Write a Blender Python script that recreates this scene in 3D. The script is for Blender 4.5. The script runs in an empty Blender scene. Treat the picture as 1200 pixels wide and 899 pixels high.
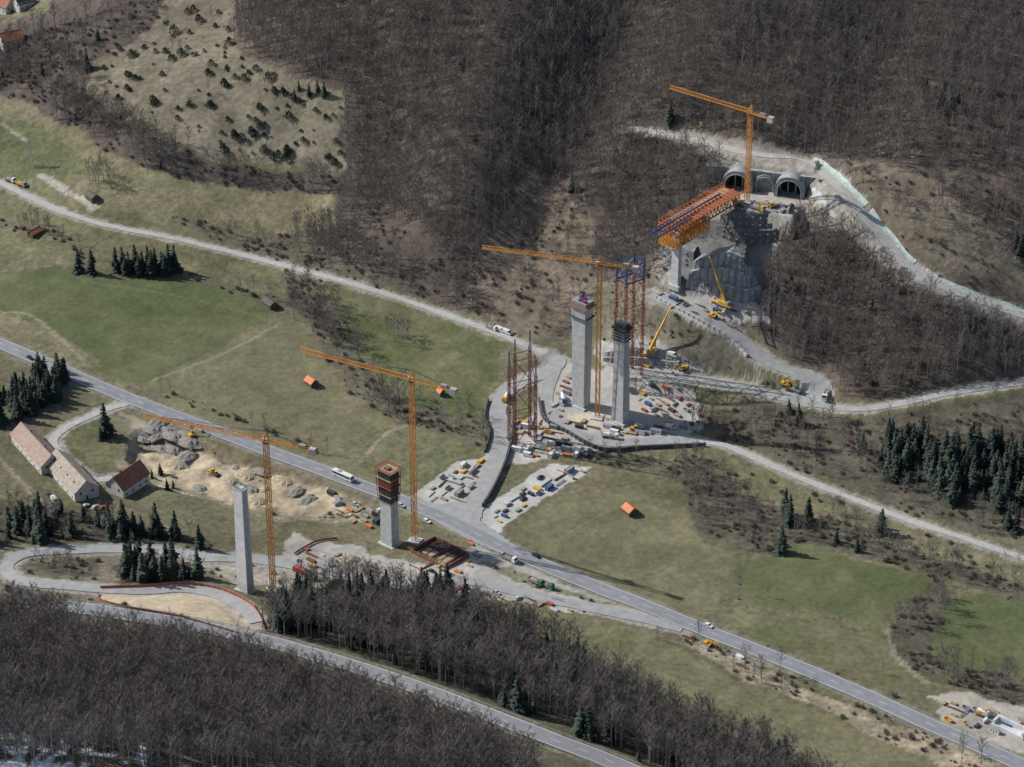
import bpy, math, random
import numpy as np
from math import radians as R, sin, cos, atan2, pi, hypot
rnd = random.Random(11)
sc = bpy.context.scene
COL = sc.collection
# ------------------------------------------------------------------ camera
FPX = 3450.0
CY, CZ = -1300.0, 750.0
PIT = R(30)
cd = bpy.data.cameras.new('camera'); cam = bpy.data.objects.new('camera', cd); COL.objects.link(cam)
cam.location = (0, CY, CZ); cam.rotation_euler = (R(60), 0, 0)
cd.sensor_width = 36; cd.lens = 36*FPX/1200; cd.clip_start = 5; cd.clip_end = 30000
sc.camera = cam
def raydir(u, v):
    u = np.asarray(u, float); v = np.asarray(v, float)
    a = u-600; b = 449.5-v
    return a, FPX*cos(PIT)+b*sin(PIT), -FPX*sin(PIT)+b*cos(PIT)
def PZ(u, v, z):
    a, b, c = raydir(u, v); t = (z-CZ)/c
    return np.array([a*t, CY+b*t, z+0*t])
def proj(x, y, z):
    dy = y-CY; dz = z-CZ
    dep = dy*cos(PIT)-dz*sin(PIT); upp = dy*sin(PIT)+dz*cos(PIT)
    return 600+FPX*x/dep, 449.5-FPX*upp/dep
def ztop(y, v):
    a, b, c = raydir(600, v); return float(CZ+c/b*(y-CY))
# ------------------------------------------------------------------ noise
def vn(x, y, s, seed=0):
    x = np.asarray(x, float)/s+seed*17.13; y = np.asarray(y, float)/s-seed*9.71
    xi = np.floor(x); yi = np.floor(y); fx = x-xi; fy = y-yi
    fx = fx*fx*(3-2*fx); fy = fy*fy*(3-2*fy)
    def h(a, b):
        n = np.sin(a*127.1+b*311.7+seed*74.7)*43758.5453
        return (n-np.floor(n))*2-1
    return (h(xi, yi)*(1-fx)+h(xi+1, yi)*fx)*(1-fy)+(h(xi, yi+1)*(1-fx)+h(xi+1, yi+1)*fx)*fy
# ------------------------------------------------------------------ terrain
CP = [(0,403,8),(200,487,4),(370,550,1),(550,620,0),(700,690,-2),(880,760,-4),(1200,897,-8),(1100,850,-7),
(450,640,0),(287,690,13),(400,670,4),(100,712,26),(400,775,24),(730,897,18),(0,899,66),(300,899,56),(600,899,32),(150,800,42),(0,760,40),
(30,650,10),(120,690,17),(250,700,17),(300,725,19),(0,600,8),(200,600,3),(500,720,7),(700,800,7),(850,850,1),(920,899,1),(1050,870,-6),(620,720,1),
(0,213,20),(200,278,18),(400,328,15),(570,385,12),(645,416,10),(0,100,40),(0,0,60),(200,230,27),(390,220,33),(200,100,60),(280,20,80),(130,30,68),
(100,350,12),(300,380,9),(450,450,3),(400,500,1),(60,500,5),
(500,345,15),(480,250,40),(500,100,82),(450,0,112),(700,0,120),(700,100,92),(700,200,64),(700,300,36),(700,400,12),(600,200,62),(600,300,34),
(682,475,4),(727,492,3),(760,450,7),(600,500,2),(650,560,0),(740,600,-1),(792,332,42),(760,335,40),(840,380,32),(900,430,20),(960,450,16),(850,450,10),(1000,478,14),
(850,290,53),(900,225,70),(860,225,69),(930,225,70),(880,180,84),(900,100,104),(900,0,128),(1150,0,128),(1100,100,112),(1100,200,92),(1200,200,94),(800,160,82),
(980,215,83),(1040,285,66),(1100,335,55),(1200,380,40),(950,330,45),(1000,400,29),(1200,445,24),
(830,517,2),(1000,585,1),(1200,655,1),(950,645,-1),(1100,540,10),(1200,560,12),(1200,750,-4),(1000,700,-3),(820,700,-3)]
cw = np.array([PZ(u, v, z) for u, v, z in CP])
X0, X1, Y0, Y1 = -340., 340., -400., 330.
n = len(cw); d = np.hypot(cw[:,0,None]-cw[None,:,0], cw[:,1,None]-cw[None,:,1])/100
K = np.where(d > 0, d*d*np.log(d+1e-12), 0)+np.eye(n)*0.02
Pm = np.c_[np.ones(n), cw[:,0]/100, cw[:,1]/100]
A = np.zeros((n+3, n+3)); A[:n,:n] = K; A[:n,n:] = Pm; A[n:,:n] = Pm.T
sol = np.linalg.solve(A, np.r_[cw[:,2], 0, 0, 0])
def tps(x, y):
    out = sol[n]+sol[n+1]*x/100+sol[n+2]*y/100
    for i in range(n):
        r2 = ((x-cw[i,0])**2+(y-cw[i,1])**2)/1e4
        out = out+sol[i]*0.5*r2*np.log(r2+1e-12)
    return out
ST = 1.4
def axis(a, b):
    f = np.arange(a, b+.01, ST); g = np.cumsum(ST*1.28**np.arange(1, 29))
    return np.r_[a-g[::-1], f, f[-1]+g]
XS, YS = axis(X0, X1), axis(Y0, Y1)
GX, GY = np.meshgrid(XS, YS)
cx_, cy_ = np.clip(GX, X0, X1), np.clip(GY, Y0, Y1)
HZ = tps(cx_, cy_)
HZ = np.clip(HZ, -30, 170)
hill = np.clip((HZ-14)/40, 0, 1)
pc = PZ(850, 300, 52); calm = np.clip((np.hypot(GX-pc[0], GY-pc[1])-30)/25, .12, 1)
HZ += (vn(GX, GY, 60, 1)*2.6*hill+vn(GX, GY, 22, 2)*(1.1*hill+.25)+vn(GX, GY, 8, 3)*.18)*calm
def hgt(x, y, Z=None):
    Z = HZ if Z is None else Z
    x = np.asarray(x, float); y = np.asarray(y, float)
    i = np.clip(np.searchsorted(XS, x)-1, 0, len(XS)-2); j = np.clip(np.searchsorted(YS, y)-1, 0, len(YS)-2)
    fx = (x-XS[i])/(XS[i+1]-XS[i]); fy = (y-YS[j])/(YS[j+1]-YS[j])
    return (Z[j,i]*(1-fx)+Z[j,i+1]*fx)*(1-fy)+(Z[j+1,i]*(1-fx)+Z[j+1,i+1]*fx)*fy
def G(u, v):
    u = np.atleast_1d(np.asarray(u, float)); v = np.atleast_1d(np.asarray(v, float))
    a, b, c = raydir(u, v); L = np.sqrt(a*a+b*b+c*c); a, b, c = a/L, b/L, c/L
    ts = np.arange(950, 2600, 3.0)
    x = a[:,None]*ts; y = CY+b[:,None]*ts; z = CZ+c[:,None]*ts
    below = z < hgt(x, y)
    k = np.argmax(below, axis=1); lo = ts[np.maximum(k-1, 0)]; hi = ts[k]
    for _ in range(12):
        m = (lo+hi)/2; bl = (CZ+c*m) < hgt(a*m, CY+b*m)
        hi = np.where(bl, m, hi); lo = np.where(bl, lo, m)
    t = (lo+hi)/2
    return np.c_[a*t, CY+b*t, hgt(a*t, CY+b*t)]
def g1(u, v): return G(u, v)[0]
def smooth_line(pts, closed=False, k=6):
    P = [np.array(p, float) for p in pts]; out = []
    for i in range(len(P)-1):
        p0 = P[max(i-1, 0)]; p1 = P[i]; p2 = P[i+1]; p3 = P[min(i+2, len(P)-1)]
        for j in range(k):
            t = j/k
            out.append(.5*((2*p1)+(p2-p0)*t+(2*p0-5*p1+4*p2-p3)*t*t+(3*p1-p0-3*p2+p3)*t**3))
    out.append(P[-1]); return np.array(out)
def resample(P, st):
    d = np.r_[0, np.cumsum(np.hypot(*(P[1:,:2]-P[:-1,:2]).T))]
    m = max(int(d[-1]/st), 1)+1; s = np.linspace(0, d[-1], m)
    return np.c_[[np.interp(s, d, P[:,k]) for k in range(P.shape[1])]].T
def inpoly(x, y, poly):
    poly = np.asarray(poly, float); ins = np.zeros(x.shape, bool); m = len(poly); j = m-1
    for i in range(m):
        xi, yi = poly[i]; xj, yj = poly[j]
        if yi != yj:
            c = ((yi > y) != (yj > y)) & (x < (xj-xi)*(y-yi)/(yj-yi)+xi); ins ^= c
        j = i
    return ins
def seg_dist(P, pad):
    D = np.full(GX.shape, 1e9); ZN = np.zeros(GX.shape)
    for a, b in zip(P[:-1], P[1:]):
        i0, i1 = np.searchsorted(XS, [min(a[0], b[0])-pad, max(a[0], b[0])+pad]); j0, j1 = np.searchsorted(YS, [min(a[1], b[1])-pad, max(a[1], b[1])+pad])
        if i1 <= i0 or j1 <= j0: continue
        x = GX[j0:j1,i0:i1]; y = GY[j0:j1,i0:i1]; dx, dy = b[0]-a[0], b[1]-a[1]
        t = np.clip(((x-a[0])*dx+(y-a[1])*dy)/(dx*dx+dy*dy+1e-9), 0, 1)
        dd = np.hypot(x-a[0]-t*dx, y-a[1]-t*dy); zz = a[2]+t*(b[2]-a[2])
        m = dd < D[j0:j1,i0:i1]
        D[j0:j1,i0:i1][m] = dd[m]; ZN[j0:j1,i0:i1][m] = zz[m]
    return D, ZN
# folds in the wooded hillside
FOLD = np.zeros(GX.shape)
for px_, dep_, wid_ in (([(585,330),(610,250),(650,160),(700,70),(730,-30)],13,24),([(445,290),(455,180),(430,80),(420,-20)],7,18),([(1000,150),(1010,80),(1040,-20)],8,22),([(560,300),(540,200),(560,100),(600,0)],-6,20),([(780,130),(830,60),(860,-20)],-6,22)):
    q = smooth_line(px_); P = resample(G(q[:,0], q[:,1]), 8); D, _ = seg_dist(P, wid_*3); t = np.arange(len(P))
    FOLD += dep_*np.exp(-np.clip(D/wid_, 0, 6)**2)*np.clip((HZ-20)/25, 0, 1)
HZ -= FOLD
# cut bank of the sandy excavation beside the main road
U0, V0 = proj(GX, GY, HZ)
mk = inpoly(U0, V0, [(158,505),(235,520),(300,543),(380,566),(425,592),(410,606),(330,604),(235,582),(180,570),(150,540)]).astype(float)
for _ in range(3): mk[1:-1,1:-1] = (mk[1:-1,1:-1]*2+mk[:-2,1:-1]+mk[2:,1:-1]+mk[1:-1,:-2]+mk[1:-1,2:])/6
HZ += -3.4*mk+mk*(vn(GX, GY, 9, 71)*1.1+vn(GX, GY, 4, 72)*.6)+np.where((mk > .05) & (mk < .9), .5, 0)
ROADS = {}
def road_def(key, px, w, ext=None):
    q = smooth_line(px); P = G(q[:,0], q[:,1]); P = resample(P, 4)
    z = P[:,2].copy()
    for _ in range(6): z[1:-1] = (z[:-2]+2*z[1:-1]+z[2:])/4
    P[:,2] = z; ROADS[key] = (P, w); return P
road_def('main', [(-60,380),(0,403),(80,437),(130,459),(200,486),(260,508),(320,531),(370,549),(420,568),(470,587),(510,603),(545,619),(580,637),(640,664),(700,689),(760,712),(815,735),(880,760),(950,788),(1020,818),(1090,850),(1150,876),(1260,925)], 9)
road_def('near', [(20,705),(100,714),(200,729),(300,749),(400,777),(480,803),(560,833),(640,864),(700,887),(790,925)], 8.6)
road_def('upper', [(-60,190),(0,214),(60,243),(120,263),(200,279),(260,293),(330,311),(400,329),(450,344),(520,368),(570,386),(610,402),(640,414)], 4.2)
road_def('lane', [(815,517),(845,521),(870,530),(930,557),(1000,585),(1060,608),(1130,631),(1260,675)], 4.0)
road_def('tunnel', [(735,150),(770,155),(800,162),(840,171),(880,180),(930,187),(965,203),(990,225),(1010,250),(1038,282),(1060,308),(1090,328),(1140,350),(1260,392)], 5.5)
road_def('zig', [(762,346),(790,356),(815,367),(842,380),(868,398),(890,418),(915,432),(945,440),(962,450),(958,465),(925,467),(890,459),(850,450),(800,443),(755,437),(720,425)], 8)
road_def('east', [(940,472),(1000,480),(1050,474),(1100,463),(1150,455),(1260,440)], 5)
road_def('site', [(640,414),(655,424),(640,436),(612,447),(592,462),(583,485),(590,505),(584,530),(576,552),(564,575),(551,595),(538,616)], 8.5)
road_def('ring', [(655,424),(645,445),(640,472),(652,492),(680,511),(710,519),(750,518),(790,516),(820,517)], 7)
road_def('lower', [(240,654),(300,656),(350,664),(420,674),(470,682),(520,684),(555,682),(590,690),(640,702),(700,714),(760,727),(800,737)], 6.5)
road_def('serp', [(240,654),(180,645),(120,644),(60,646),(22,652),(8,666),(22,680),(70,686),(120,690),(170,692),(215,690),(255,697),(285,712),(300,730)], 6.5)
road_def('farm', [(160,470),(120,482),(75,503),(62,520),(85,545),(108,562),(132,560)], 4.5)
RD = {}
for k, (P, w) in ROADS.items():
    D, ZN = seg_dist(P, w/2+9)
    t = np.clip((D-(w/2+1.2))/6.5, 0, 1); wt = 1-t*t*(3-2*t)
    HZ = HZ*(1-wt)+ZN*wt; RD[k] = D
FLOOR = 70.0
pA = PZ(846, 216, FLOOR); pB = PZ(948, 228, FLOOR); pC = PZ(930, 256, FLOOR); pD = PZ(862, 244, FLOOR)
plat = [pA[:2], pB[:2], pC[:2], pD[:2]]
ax = (pB-pA)[:2]; AL = hypot(*ax); ax = ax/AL; nb = np.array([-ax[1], ax[0]])
sx = (GX-pA[0])*ax[0]+(GY-pA[1])*ax[1]; sy = (GX-pA[0])*nb[0]+(GY-pA[1])*nb[1]
inside = inpoly(GX, GY, plat) | ((sx > 0) & (sx < AL) & (sy < 2) & (sy > -13))
HZ[inside] = FLOOR
back = (sx > -2) & (sx < AL+2) & (sy >= 1) & (sy < 14)
HZ[back] = np.maximum(HZ[back], FLOOR+11.0+(sy[back]-2)*.2)*np.clip((sy[back]-0)/3, 0, 1)+FLOOR*(1-np.clip((sy[back]-0)/3, 0, 1))
# ------------------------------------------------------------------ ground paint
U, Vp = proj(GX, GY, HZ)
wu = U+vn(GX, GY, 14, 21)*7+vn(GX, GY, 5, 22)*4; wv = Vp+vn(GX, GY, 14, 23)*4+vn(GX, GY, 5, 24)*2.5
C = np.empty(GX.shape+(3,)); C[:] = (.155,.14,.088)
mixg = np.clip(vn(GX, GY, 35, 31)*.6+vn(GX, GY, 11, 32)*.4+.3, 0, 1)[...,None]
C = C*(1-mixg)+np.array((.128,.128,.07))*mixg
T = np.zeros(GX.shape); KN = T.copy(); SH = T.copy(); NS = T.copy()+1
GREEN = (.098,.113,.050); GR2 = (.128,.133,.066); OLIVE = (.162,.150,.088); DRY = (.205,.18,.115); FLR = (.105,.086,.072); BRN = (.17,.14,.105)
TAN = (.48,.385,.26); TAN2 = (.29,.26,.21); GRV = (.46,.445,.405)
def paint(poly, c, t=0, k=0, s=0, c2=None, sc2=12, hard=False, ns=1.):
    m = inpoly(U if hard else wu, Vp if hard else wv, poly)
    if c is not None:
        cc = np.empty((int(m.sum()), 3)); cc[:] = c
        if c2 is not None:
            q = np.clip(vn(GX[m], GY[m], sc2, 41)*.7+vn(GX[m], GY[m], sc2/4, 42)*.5+.35, 0, 1)[:,None]
            cc = cc*(1-q)+np.array(c2)*q
        C[m] = cc; NS[m] = ns
    if t is not None: T[m] = t; KN[m] = k; SH[m] = s
def line(px, w, c=None, t=0, k=0, s=0, only=False):
    q = smooth_line(px); P = G(q[:,0], q[:,1]); D, _ = seg_dist(P, w)
    m = (D+vn(GX, GY, 6, 51)*w*.25) < w/2
    if c is not None: C[m] = C[m]*.25+np.array(c)*.75
    if not only: T[m] = t; KN[m] = k; SH[m] = s
# upper left
paint([(-300,-200),(280,-200),(280,60),(100,120),(-300,100)], FLR, .6, .02, .5)
paint([(-300,-120),(40,-60),(60,8),(25,30),(-300,40)], OLIVE, .12, 0, .2, c2=GR2)
paint([(-300,60),(30,118),(130,182),(200,207),(395,228),(395,262),(330,280),(250,262),(120,245),(-300,120)], OLIVE, c2=DRY)
paint([(-300,130),(40,140),(110,200),(60,215),(-300,190)], (.13,.135,.07))
paint([(-300,190),(0,218),(120,268),(260,297),(400,333),(520,372),(600,402),(560,500),(440,460),(390,420),(340,330),(0,300),(-300,280)], OLIVE, c2=(.135,.135,.072))
paint([(110,70),(180,30),(215,-60),(272,-60),(280,60),(330,85),(400,110),(402,200),(330,192),(250,187),(150,142),(105,112)], (.21,.182,.135), .015, 0, .03, c2=(.16,.142,.10))
paint([(0,25),(60,10),(110,68),(105,112),(150,146),(250,190),(395,208),(390,226),(300,220),(200,207),(130,182),(30,120),(-100,95)], FLR, .78, .01, .6)
# back hill
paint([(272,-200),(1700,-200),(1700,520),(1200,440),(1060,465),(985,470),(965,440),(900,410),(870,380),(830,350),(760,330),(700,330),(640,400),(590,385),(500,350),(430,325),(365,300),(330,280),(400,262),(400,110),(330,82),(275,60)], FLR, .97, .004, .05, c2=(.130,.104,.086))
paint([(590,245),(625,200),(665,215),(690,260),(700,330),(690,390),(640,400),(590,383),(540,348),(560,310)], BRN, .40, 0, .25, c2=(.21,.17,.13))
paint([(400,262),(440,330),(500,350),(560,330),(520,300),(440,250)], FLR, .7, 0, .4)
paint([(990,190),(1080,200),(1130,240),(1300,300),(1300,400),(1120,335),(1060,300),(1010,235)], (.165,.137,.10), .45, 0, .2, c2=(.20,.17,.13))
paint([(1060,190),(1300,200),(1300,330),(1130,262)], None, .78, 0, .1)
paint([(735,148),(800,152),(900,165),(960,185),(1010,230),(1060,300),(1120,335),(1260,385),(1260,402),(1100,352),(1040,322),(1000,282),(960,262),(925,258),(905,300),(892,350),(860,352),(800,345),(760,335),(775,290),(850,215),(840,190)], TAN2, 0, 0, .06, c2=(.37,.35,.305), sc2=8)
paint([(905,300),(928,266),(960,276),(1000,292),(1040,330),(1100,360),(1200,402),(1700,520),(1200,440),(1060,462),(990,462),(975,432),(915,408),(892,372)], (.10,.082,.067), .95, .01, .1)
paint([(700,330),(760,330),(800,345),(870,395),(900,425),(800,440),(700,420)], (.18,.162,.125), .12, 0, .3, c2=(.145,.13,.085))
paint([(775,296),(830,255),(900,262),(908,290),(895,352),(850,352),(790,340)], (.19,.187,.18), 0, 0, .03, c2=(.13,.127,.12), sc2=9, ns=.6)
# fields
paint([(-300,300),(0,318),(90,310),(250,325),(330,362),(300,385),(200,440),(170,452),(60,420),(-300,300)], GREEN, c2=GR2, sc2=30, ns=.55)
paint([(0,360),(60,385),(120,430),(100,436),(0,398)], OLIVE, c2=DRY)
paint([(172,450),(300,388),(345,368),(400,410),(480,480),(540,510),(520,590),(420,560),(300,520),(190,478)], OLIVE, c2=(.178,.163,.097), sc2=25, ns=.7)
paint([(440,500),(545,512),(560,520),(500,580),(430,555),(400,525)], (.122,.127,.068), c2=OLIVE, sc2=15)
paint([(345,330),(400,335),(500,368),(585,402),(578,440),(560,490),(500,478),(430,440),(385,400)], GREEN, c2=OLIVE, sc2=22, ns=.7)
paint([(600,625),(660,585),(720,570),(800,590),(830,640),(880,655),(850,700),(815,722),(740,698),(660,662)], (.148,.14,.08), c2=(.172,.158,.094), sc2=20, ns=.7)
paint([(870,660),(950,640),(1085,678),(1090,705),(1030,722),(960,720),(850,700)], GREEN, c2=GR2, sc2=30, ns=.6)
paint([(840,715),(960,722),(1030,724),(1080,760),(1100,800),(1040,810),(900,758)], (.16,.15,.086), c2=GR2, ns=.8)
paint([(1095,700),(1300,690),(1300,800),(1085,775)], GREEN, c2=(.113,.122,.058), ns=.6)
paint([(560,700),(640,715),(740,735),(870,800),(1080,885),(1150,960),(880,960),(780,850),(690,780),(620,735)], (.178,.163,.094), c2=(.133,.135,.07), sc2=18, ns=.8)
# thickets on the right
paint([(800,480),(900,478),(1000,492),(1300,450),(1300,660),(1130,622),(1000,576),(930,548),(870,522)], (.115,.10,.074), .65, .03, .45)
paint([(1030,510),(1120,515),(1300,545),(1300,612),(1120,592),(1040,564)], (.06,.06,.046), .3, .95, .3)
paint([(1000,590),(1100,632),(1300,690),(1300,705),(1090,680),(960,640),(880,590),(860,545)], (.145,.13,.085), .12, .01, .3, c2=DRY)
paint([(785,535),(845,540),(960,600),(1080,650),(1200,690),(1190,705),(1080,672),(960,640),(880,650),(820,620)], (.115,.104,.075), .65, .03, .45)
paint([(830,540),(900,552),(985,592),(960,606),(890,590)], (.165,.155,.09), 0, 0, .06)
paint([(1060,700),(1095,680),(1110,700),(1090,770),(1200,800),(1200,830),(1080,790),(1040,760)], (.11,.10,.07), .55, 0, .5)
# lower left
paint([(-300,560),(0,590),(100,598),(230,630),(250,640),(-300,640)], (.105,.095,.065), .5, .12, .45)
paint([(-300,640),(250,640),(260,700),(300,745),(-300,720)], (.145,.127,.09), 0, 0, .15, c2=(.2,.18,.125))
paint([(30,660),(110,655),(120,676),(60,678)], (.115,.1,.07), .5, .05, .5)
paint([(132,664),(205,660),(242,668),(232,683),(145,684)], (.065,.06,.047), .3, .85, .2)
paint([(110,612),(235,630),(240,641),(110,638)], (.065,.06,.047), .3, .7, .3)
paint([(-50,600),(60,602),(110,612),(110,636),(-50,636)], None, .5, .3, .4)
paint([(70,500),(130,490),(140,540),(100,560)], (.14,.14,.075))
paint([(-300,712),(50,716),(90,745),(200,768),(300,790),(400,818),(480,845),(560,877),(620,905),(900,1300),(-300,1300)], (.122,.100,.083), .98, 0, .05, c2=(.14,.12,.10))
paint([(60,712),(100,722),(200,738),(300,760),(400,788),(480,815),(560,845),(660,890),(640,905),(560,877),(480,845),(400,818),(300,790),(200,768),(100,752)], (.14,.12,.09), 0, 0, .4)
paint([(80,738),(200,755),(300,777),(400,805),(480,832),(560,862),(560,877),(480,845),(400,818),(300,790),(200,768),(80,750)], None, .5, 0, .4)
paint([(305,738),(318,700),(350,686),(440,672),(535,694),(600,738),(700,785),(810,850),(930,899),(990,1000),(850,1000),(735,882),(660,852),(560,815),(480,786),(400,760)], (.085,.077,.06), .85, .62, .25)
paint([(430,720),(520,725),(600,790),(560,812),(470,770)], None, .92, .12, .3)
paint([(690,800),(760,825),(830,860),(930,905),(1000,960),(900,1000),(740,885)], None, .9, .12, .3)
# dirt
paint([(140,480),(180,492),(250,520),(330,545),(400,575),(440,590),(436,615),(380,608),(330,612),(230,585),(170,570),(140,540),(155,510)], (.22,.195,.135), 0, 0, .1, c2=(.33,.28,.195), sc2=7)
paint([(165,535),(230,528),(300,552),(390,575),(410,600),(330,602),(240,578),(190,568)], TAN, c2=(.34,.285,.205), sc2=7, ns=.8)
paint([(150,498),(190,495),(232,515),(215,528),(170,528)], (.19,.175,.15), c2=(.29,.275,.245), sc2=4)
line([(165,503),(225,518),(300,541),(380,566),(425,590)], 4, (.17,.135,.085), only=True)
paint([(340,622),(400,636),(440,648),(500,664),(545,652),(560,638),(620,665),(700,700),(790,735),(700,722),(600,708),(540,698),(450,688),(380,678),(330,666)], (.33,.31,.27), c2=(.41,.39,.345), sc2=8, ns=.5)
paint([(560,652),(620,676),(690,700),(760,720),(690,706),(600,684)], (.2,.19,.13), 0, 0, .15)
paint([(112,690),(150,696),(215,694),(262,704),(300,733),(312,742),(285,742),(215,722),(150,712),(118,704)], TAN, c2=(.41,.35,.26), ns=.6)
paint([(235,650),(330,652),(400,668),(380,690),(310,690),(240,672)], (.30,.275,.22), 0, 0, .08)
paint([(484,578),(535,543),(578,528),(576,556),(548,602),(510,600),(466,588)], (.38,.37,.345), c2=(.44,.43,.39), sc2=7, ns=.35)
paint([(556,600),(600,573),(650,541),(694,549),(652,577),(614,602),(580,624),(550,614)], (.46,.45,.42), c2=(.38,.37,.34), sc2=6, ns=.35)
paint([(640,425),(740,432),(812,458),(822,500),(795,512),(720,524),(660,532),(600,542),(576,520),(618,495),(630,465)], (.36,.34,.305), c2=(.44,.41,.36), sc2=10, ns=.35)
paint([(668,488),(722,478),(752,496),(720,508),(676,502)], (.50,.44,.34), c2=(.44,.40,.33), ns=.35)
paint([(700,400),(760,395),(800,415),(830,440),(760,440),(700,425)], (.32,.305,.28), c2=(.39,.375,.345), sc2=6, ns=.5)
paint([(760,340),(800,345),(880,352),(900,380),(860,372),(840,385),(790,362)], (.37,.355,.33), c2=(.44,.425,.39), sc2=6, ns=.4)
paint([(845,222),(950,225),(935,258),(862,246)], (.39,.36,.315), c2=(.32,.295,.255), sc2=5, ns=.5)
paint([(785,738),(830,756),(900,785),(1000,830),(1150,885),(1200,920),(1100,899),(1000,850),(900,805),(820,768)], (.23,.198,.14), .15, 0, .35, c2=(.39,.32,.22), sc2=8)
paint([(1090,815),(1130,812),(1300,850),(1300,900),(1180,880),(1110,850)], (.42,.385,.325), c2=(.33,.30,.255), sc2=7, ns=.5)
line([(48,206),(80,225),(112,243)], 4, (.40,.37,.32))
line([(0,366),(40,372),(95,420)], 1.6, (.28,.25,.18)); line([(180,445),(260,415),(330,378)], 1.6, (.26,.235,.17)); line([(2,145),(30,165)], 2, (.36,.33,.25))
line([(420,545),(450,510),(480,498)], 1.5, (.25,.22,.17)); line([(860,700),(880,650)], 3, (.12,.11,.08), 0, 0, .5)
line([(1040,740),(1050,770),(1085,800)], 3, (.3,.27,.2)); line([(-20,520),(20,560),(60,600)], 3, (.3,.26,.2))
line([(230,462),(330,500),(430,540)], 1.2, (.21,.19,.12), only=True); line([(640,640),(740,590),(800,620)], 1.0, (.2,.185,.115), only=True); line([(700,760),(850,820),(1000,880)], 1.2, (.23,.2,.13), only=True)
line([(90,330),(200,345),(310,372)], .9, (.15,.155,.08), only=True); line([(400,350),(480,380),(570,420)], .9, (.16,.16,.085), only=True)
line([(235,660),(280,668),(330,690),(345,700)], 4, (.40,.36,.29))
# hedges and streams
line([(185,458),(230,474),(300,500),(380,534)], 5, None, .12, 0, .7)
line([(330,290),(360,340),(385,385),(410,430),(450,470),(505,490),(565,512)], 18, (.12,.105,.08), .72, 0, .55)
line([(0,262),(60,275),(100,300),(95,320)], 8, (.125,.11,.08), .3, 0, .6)
line([(210,255),(280,283),(370,312),(440,334)], 10, (.125,.11,.08), .4, 0, .6)
line([(210,318),(320,352),(390,350)], 6, (.13,.115,.08), .3, 0, .5)
line([(690,535),(760,545),(800,560)], 9, (.12,.105,.075), .45, 0, .6)
line([(590,500),(560,500),(555,530)], 5, None, .1, 0, .5)
line([(840,762),(930,797),(1010,832),(1120,880)], 5, None, .2, 0, .6)
line([(870,748),(960,783),(1050,822)], 4, None, .18, 0, .35)
line([(820,500),(960,540),(1100,590)], 12, None, .5, 0, .6)
# snow lying between the trunks of the near wood
sn = (U < 330) & (Vp > 775) & (vn(GX, GY, 6, 61)*.8+vn(GX, GY*.5, 2.6, 62)*.9+(Vp-865)/100-(U-60)/170 > .28)
C[sn] = (.66,.70,.76)
for k, D in RD.items():
    w = ROADS[k][1]; m = D < w/2+2.2+vn(GX, GY, 4, 70)*.9
    m2 = D < w/2+3.5
    T[m2] = 0; KN[m2] = 0; SH[D < w/2+1.5] = 0
    if k in ('main', 'near'): C[m] = C[m]*.4+np.array((.24,.225,.18))*.6
    else: C[m] = C[m]*.35+np.array((.36,.34,.30))*.65
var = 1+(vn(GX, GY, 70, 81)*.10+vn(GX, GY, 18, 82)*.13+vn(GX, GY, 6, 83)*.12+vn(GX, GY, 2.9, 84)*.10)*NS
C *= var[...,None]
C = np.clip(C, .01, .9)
# ------------------------------------------------------------------ materials
MATS = {}
def mat(name, c, rough=.8, amt=.25, sc_=.6, c2=None, metal=0, rand=0., bump=0):
    if name in MATS: return MATS[name]
    m = bpy.data.materials.new(name); m.use_nodes = True; nt = m.node_tree; N = nt.nodes; Lk = nt.links
    b = N['Principled BSDF']; b.inputs['Roughness'].default_value = rough; b.inputs['Metallic'].default_value = metal
    tc = N.new('ShaderNodeTexCoord'); no = N.new('ShaderNodeTexNoise'); no.inputs['Scale'].default_value = sc_; no.inputs['Detail'].default_value = 6
    Lk.new(tc.outputs['Object'], no.inputs['Vector'])
    ra = N.new('ShaderNodeValToRGB'); ra.color_ramp.elements[0].position = .3; ra.color_ramp.elements[1].position = .7
    c2 = c2 or tuple(x*(1-amt) for x in c)
    ra.color_ramp.elements[0].color = (*c2, 1); ra.color_ramp.elements[1].color = (*[min(x*(1+amt*.4), .95) for x in c], 1)
    Lk.new(no.outputs['Fac'], ra.inputs['Fac']); out = ra.outputs['Color']
    if rand:
        oi = N.new('ShaderNodeObjectInfo'); mr = N.new('ShaderNodeMapRange'); mr.inputs['To Min'].default_value = 1-rand; mr.inputs['To Max'].default_value = 1+rand
        Lk.new(oi.outputs['Random'], mr.inputs['Value']); hs = N.new('ShaderNodeHueSaturation')
        Lk.new(mr.outputs['Result'], hs.inputs['Value']); Lk.new(out, hs.inputs['Color']); out = hs.outputs['Color']
    Lk.new(out, b.inputs['Base Color'])
    if bump:
        bp = N.new('ShaderNodeBump'); bp.inputs['Strength'].default_value = .6; bp.inputs['Distance'].default_value = bump
        Lk.new(no.outputs['Fac'], bp.inputs['Height']); Lk.new(bp.outputs['Normal'], b.inputs['Normal'])
    MATS[name] = m; return m
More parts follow.
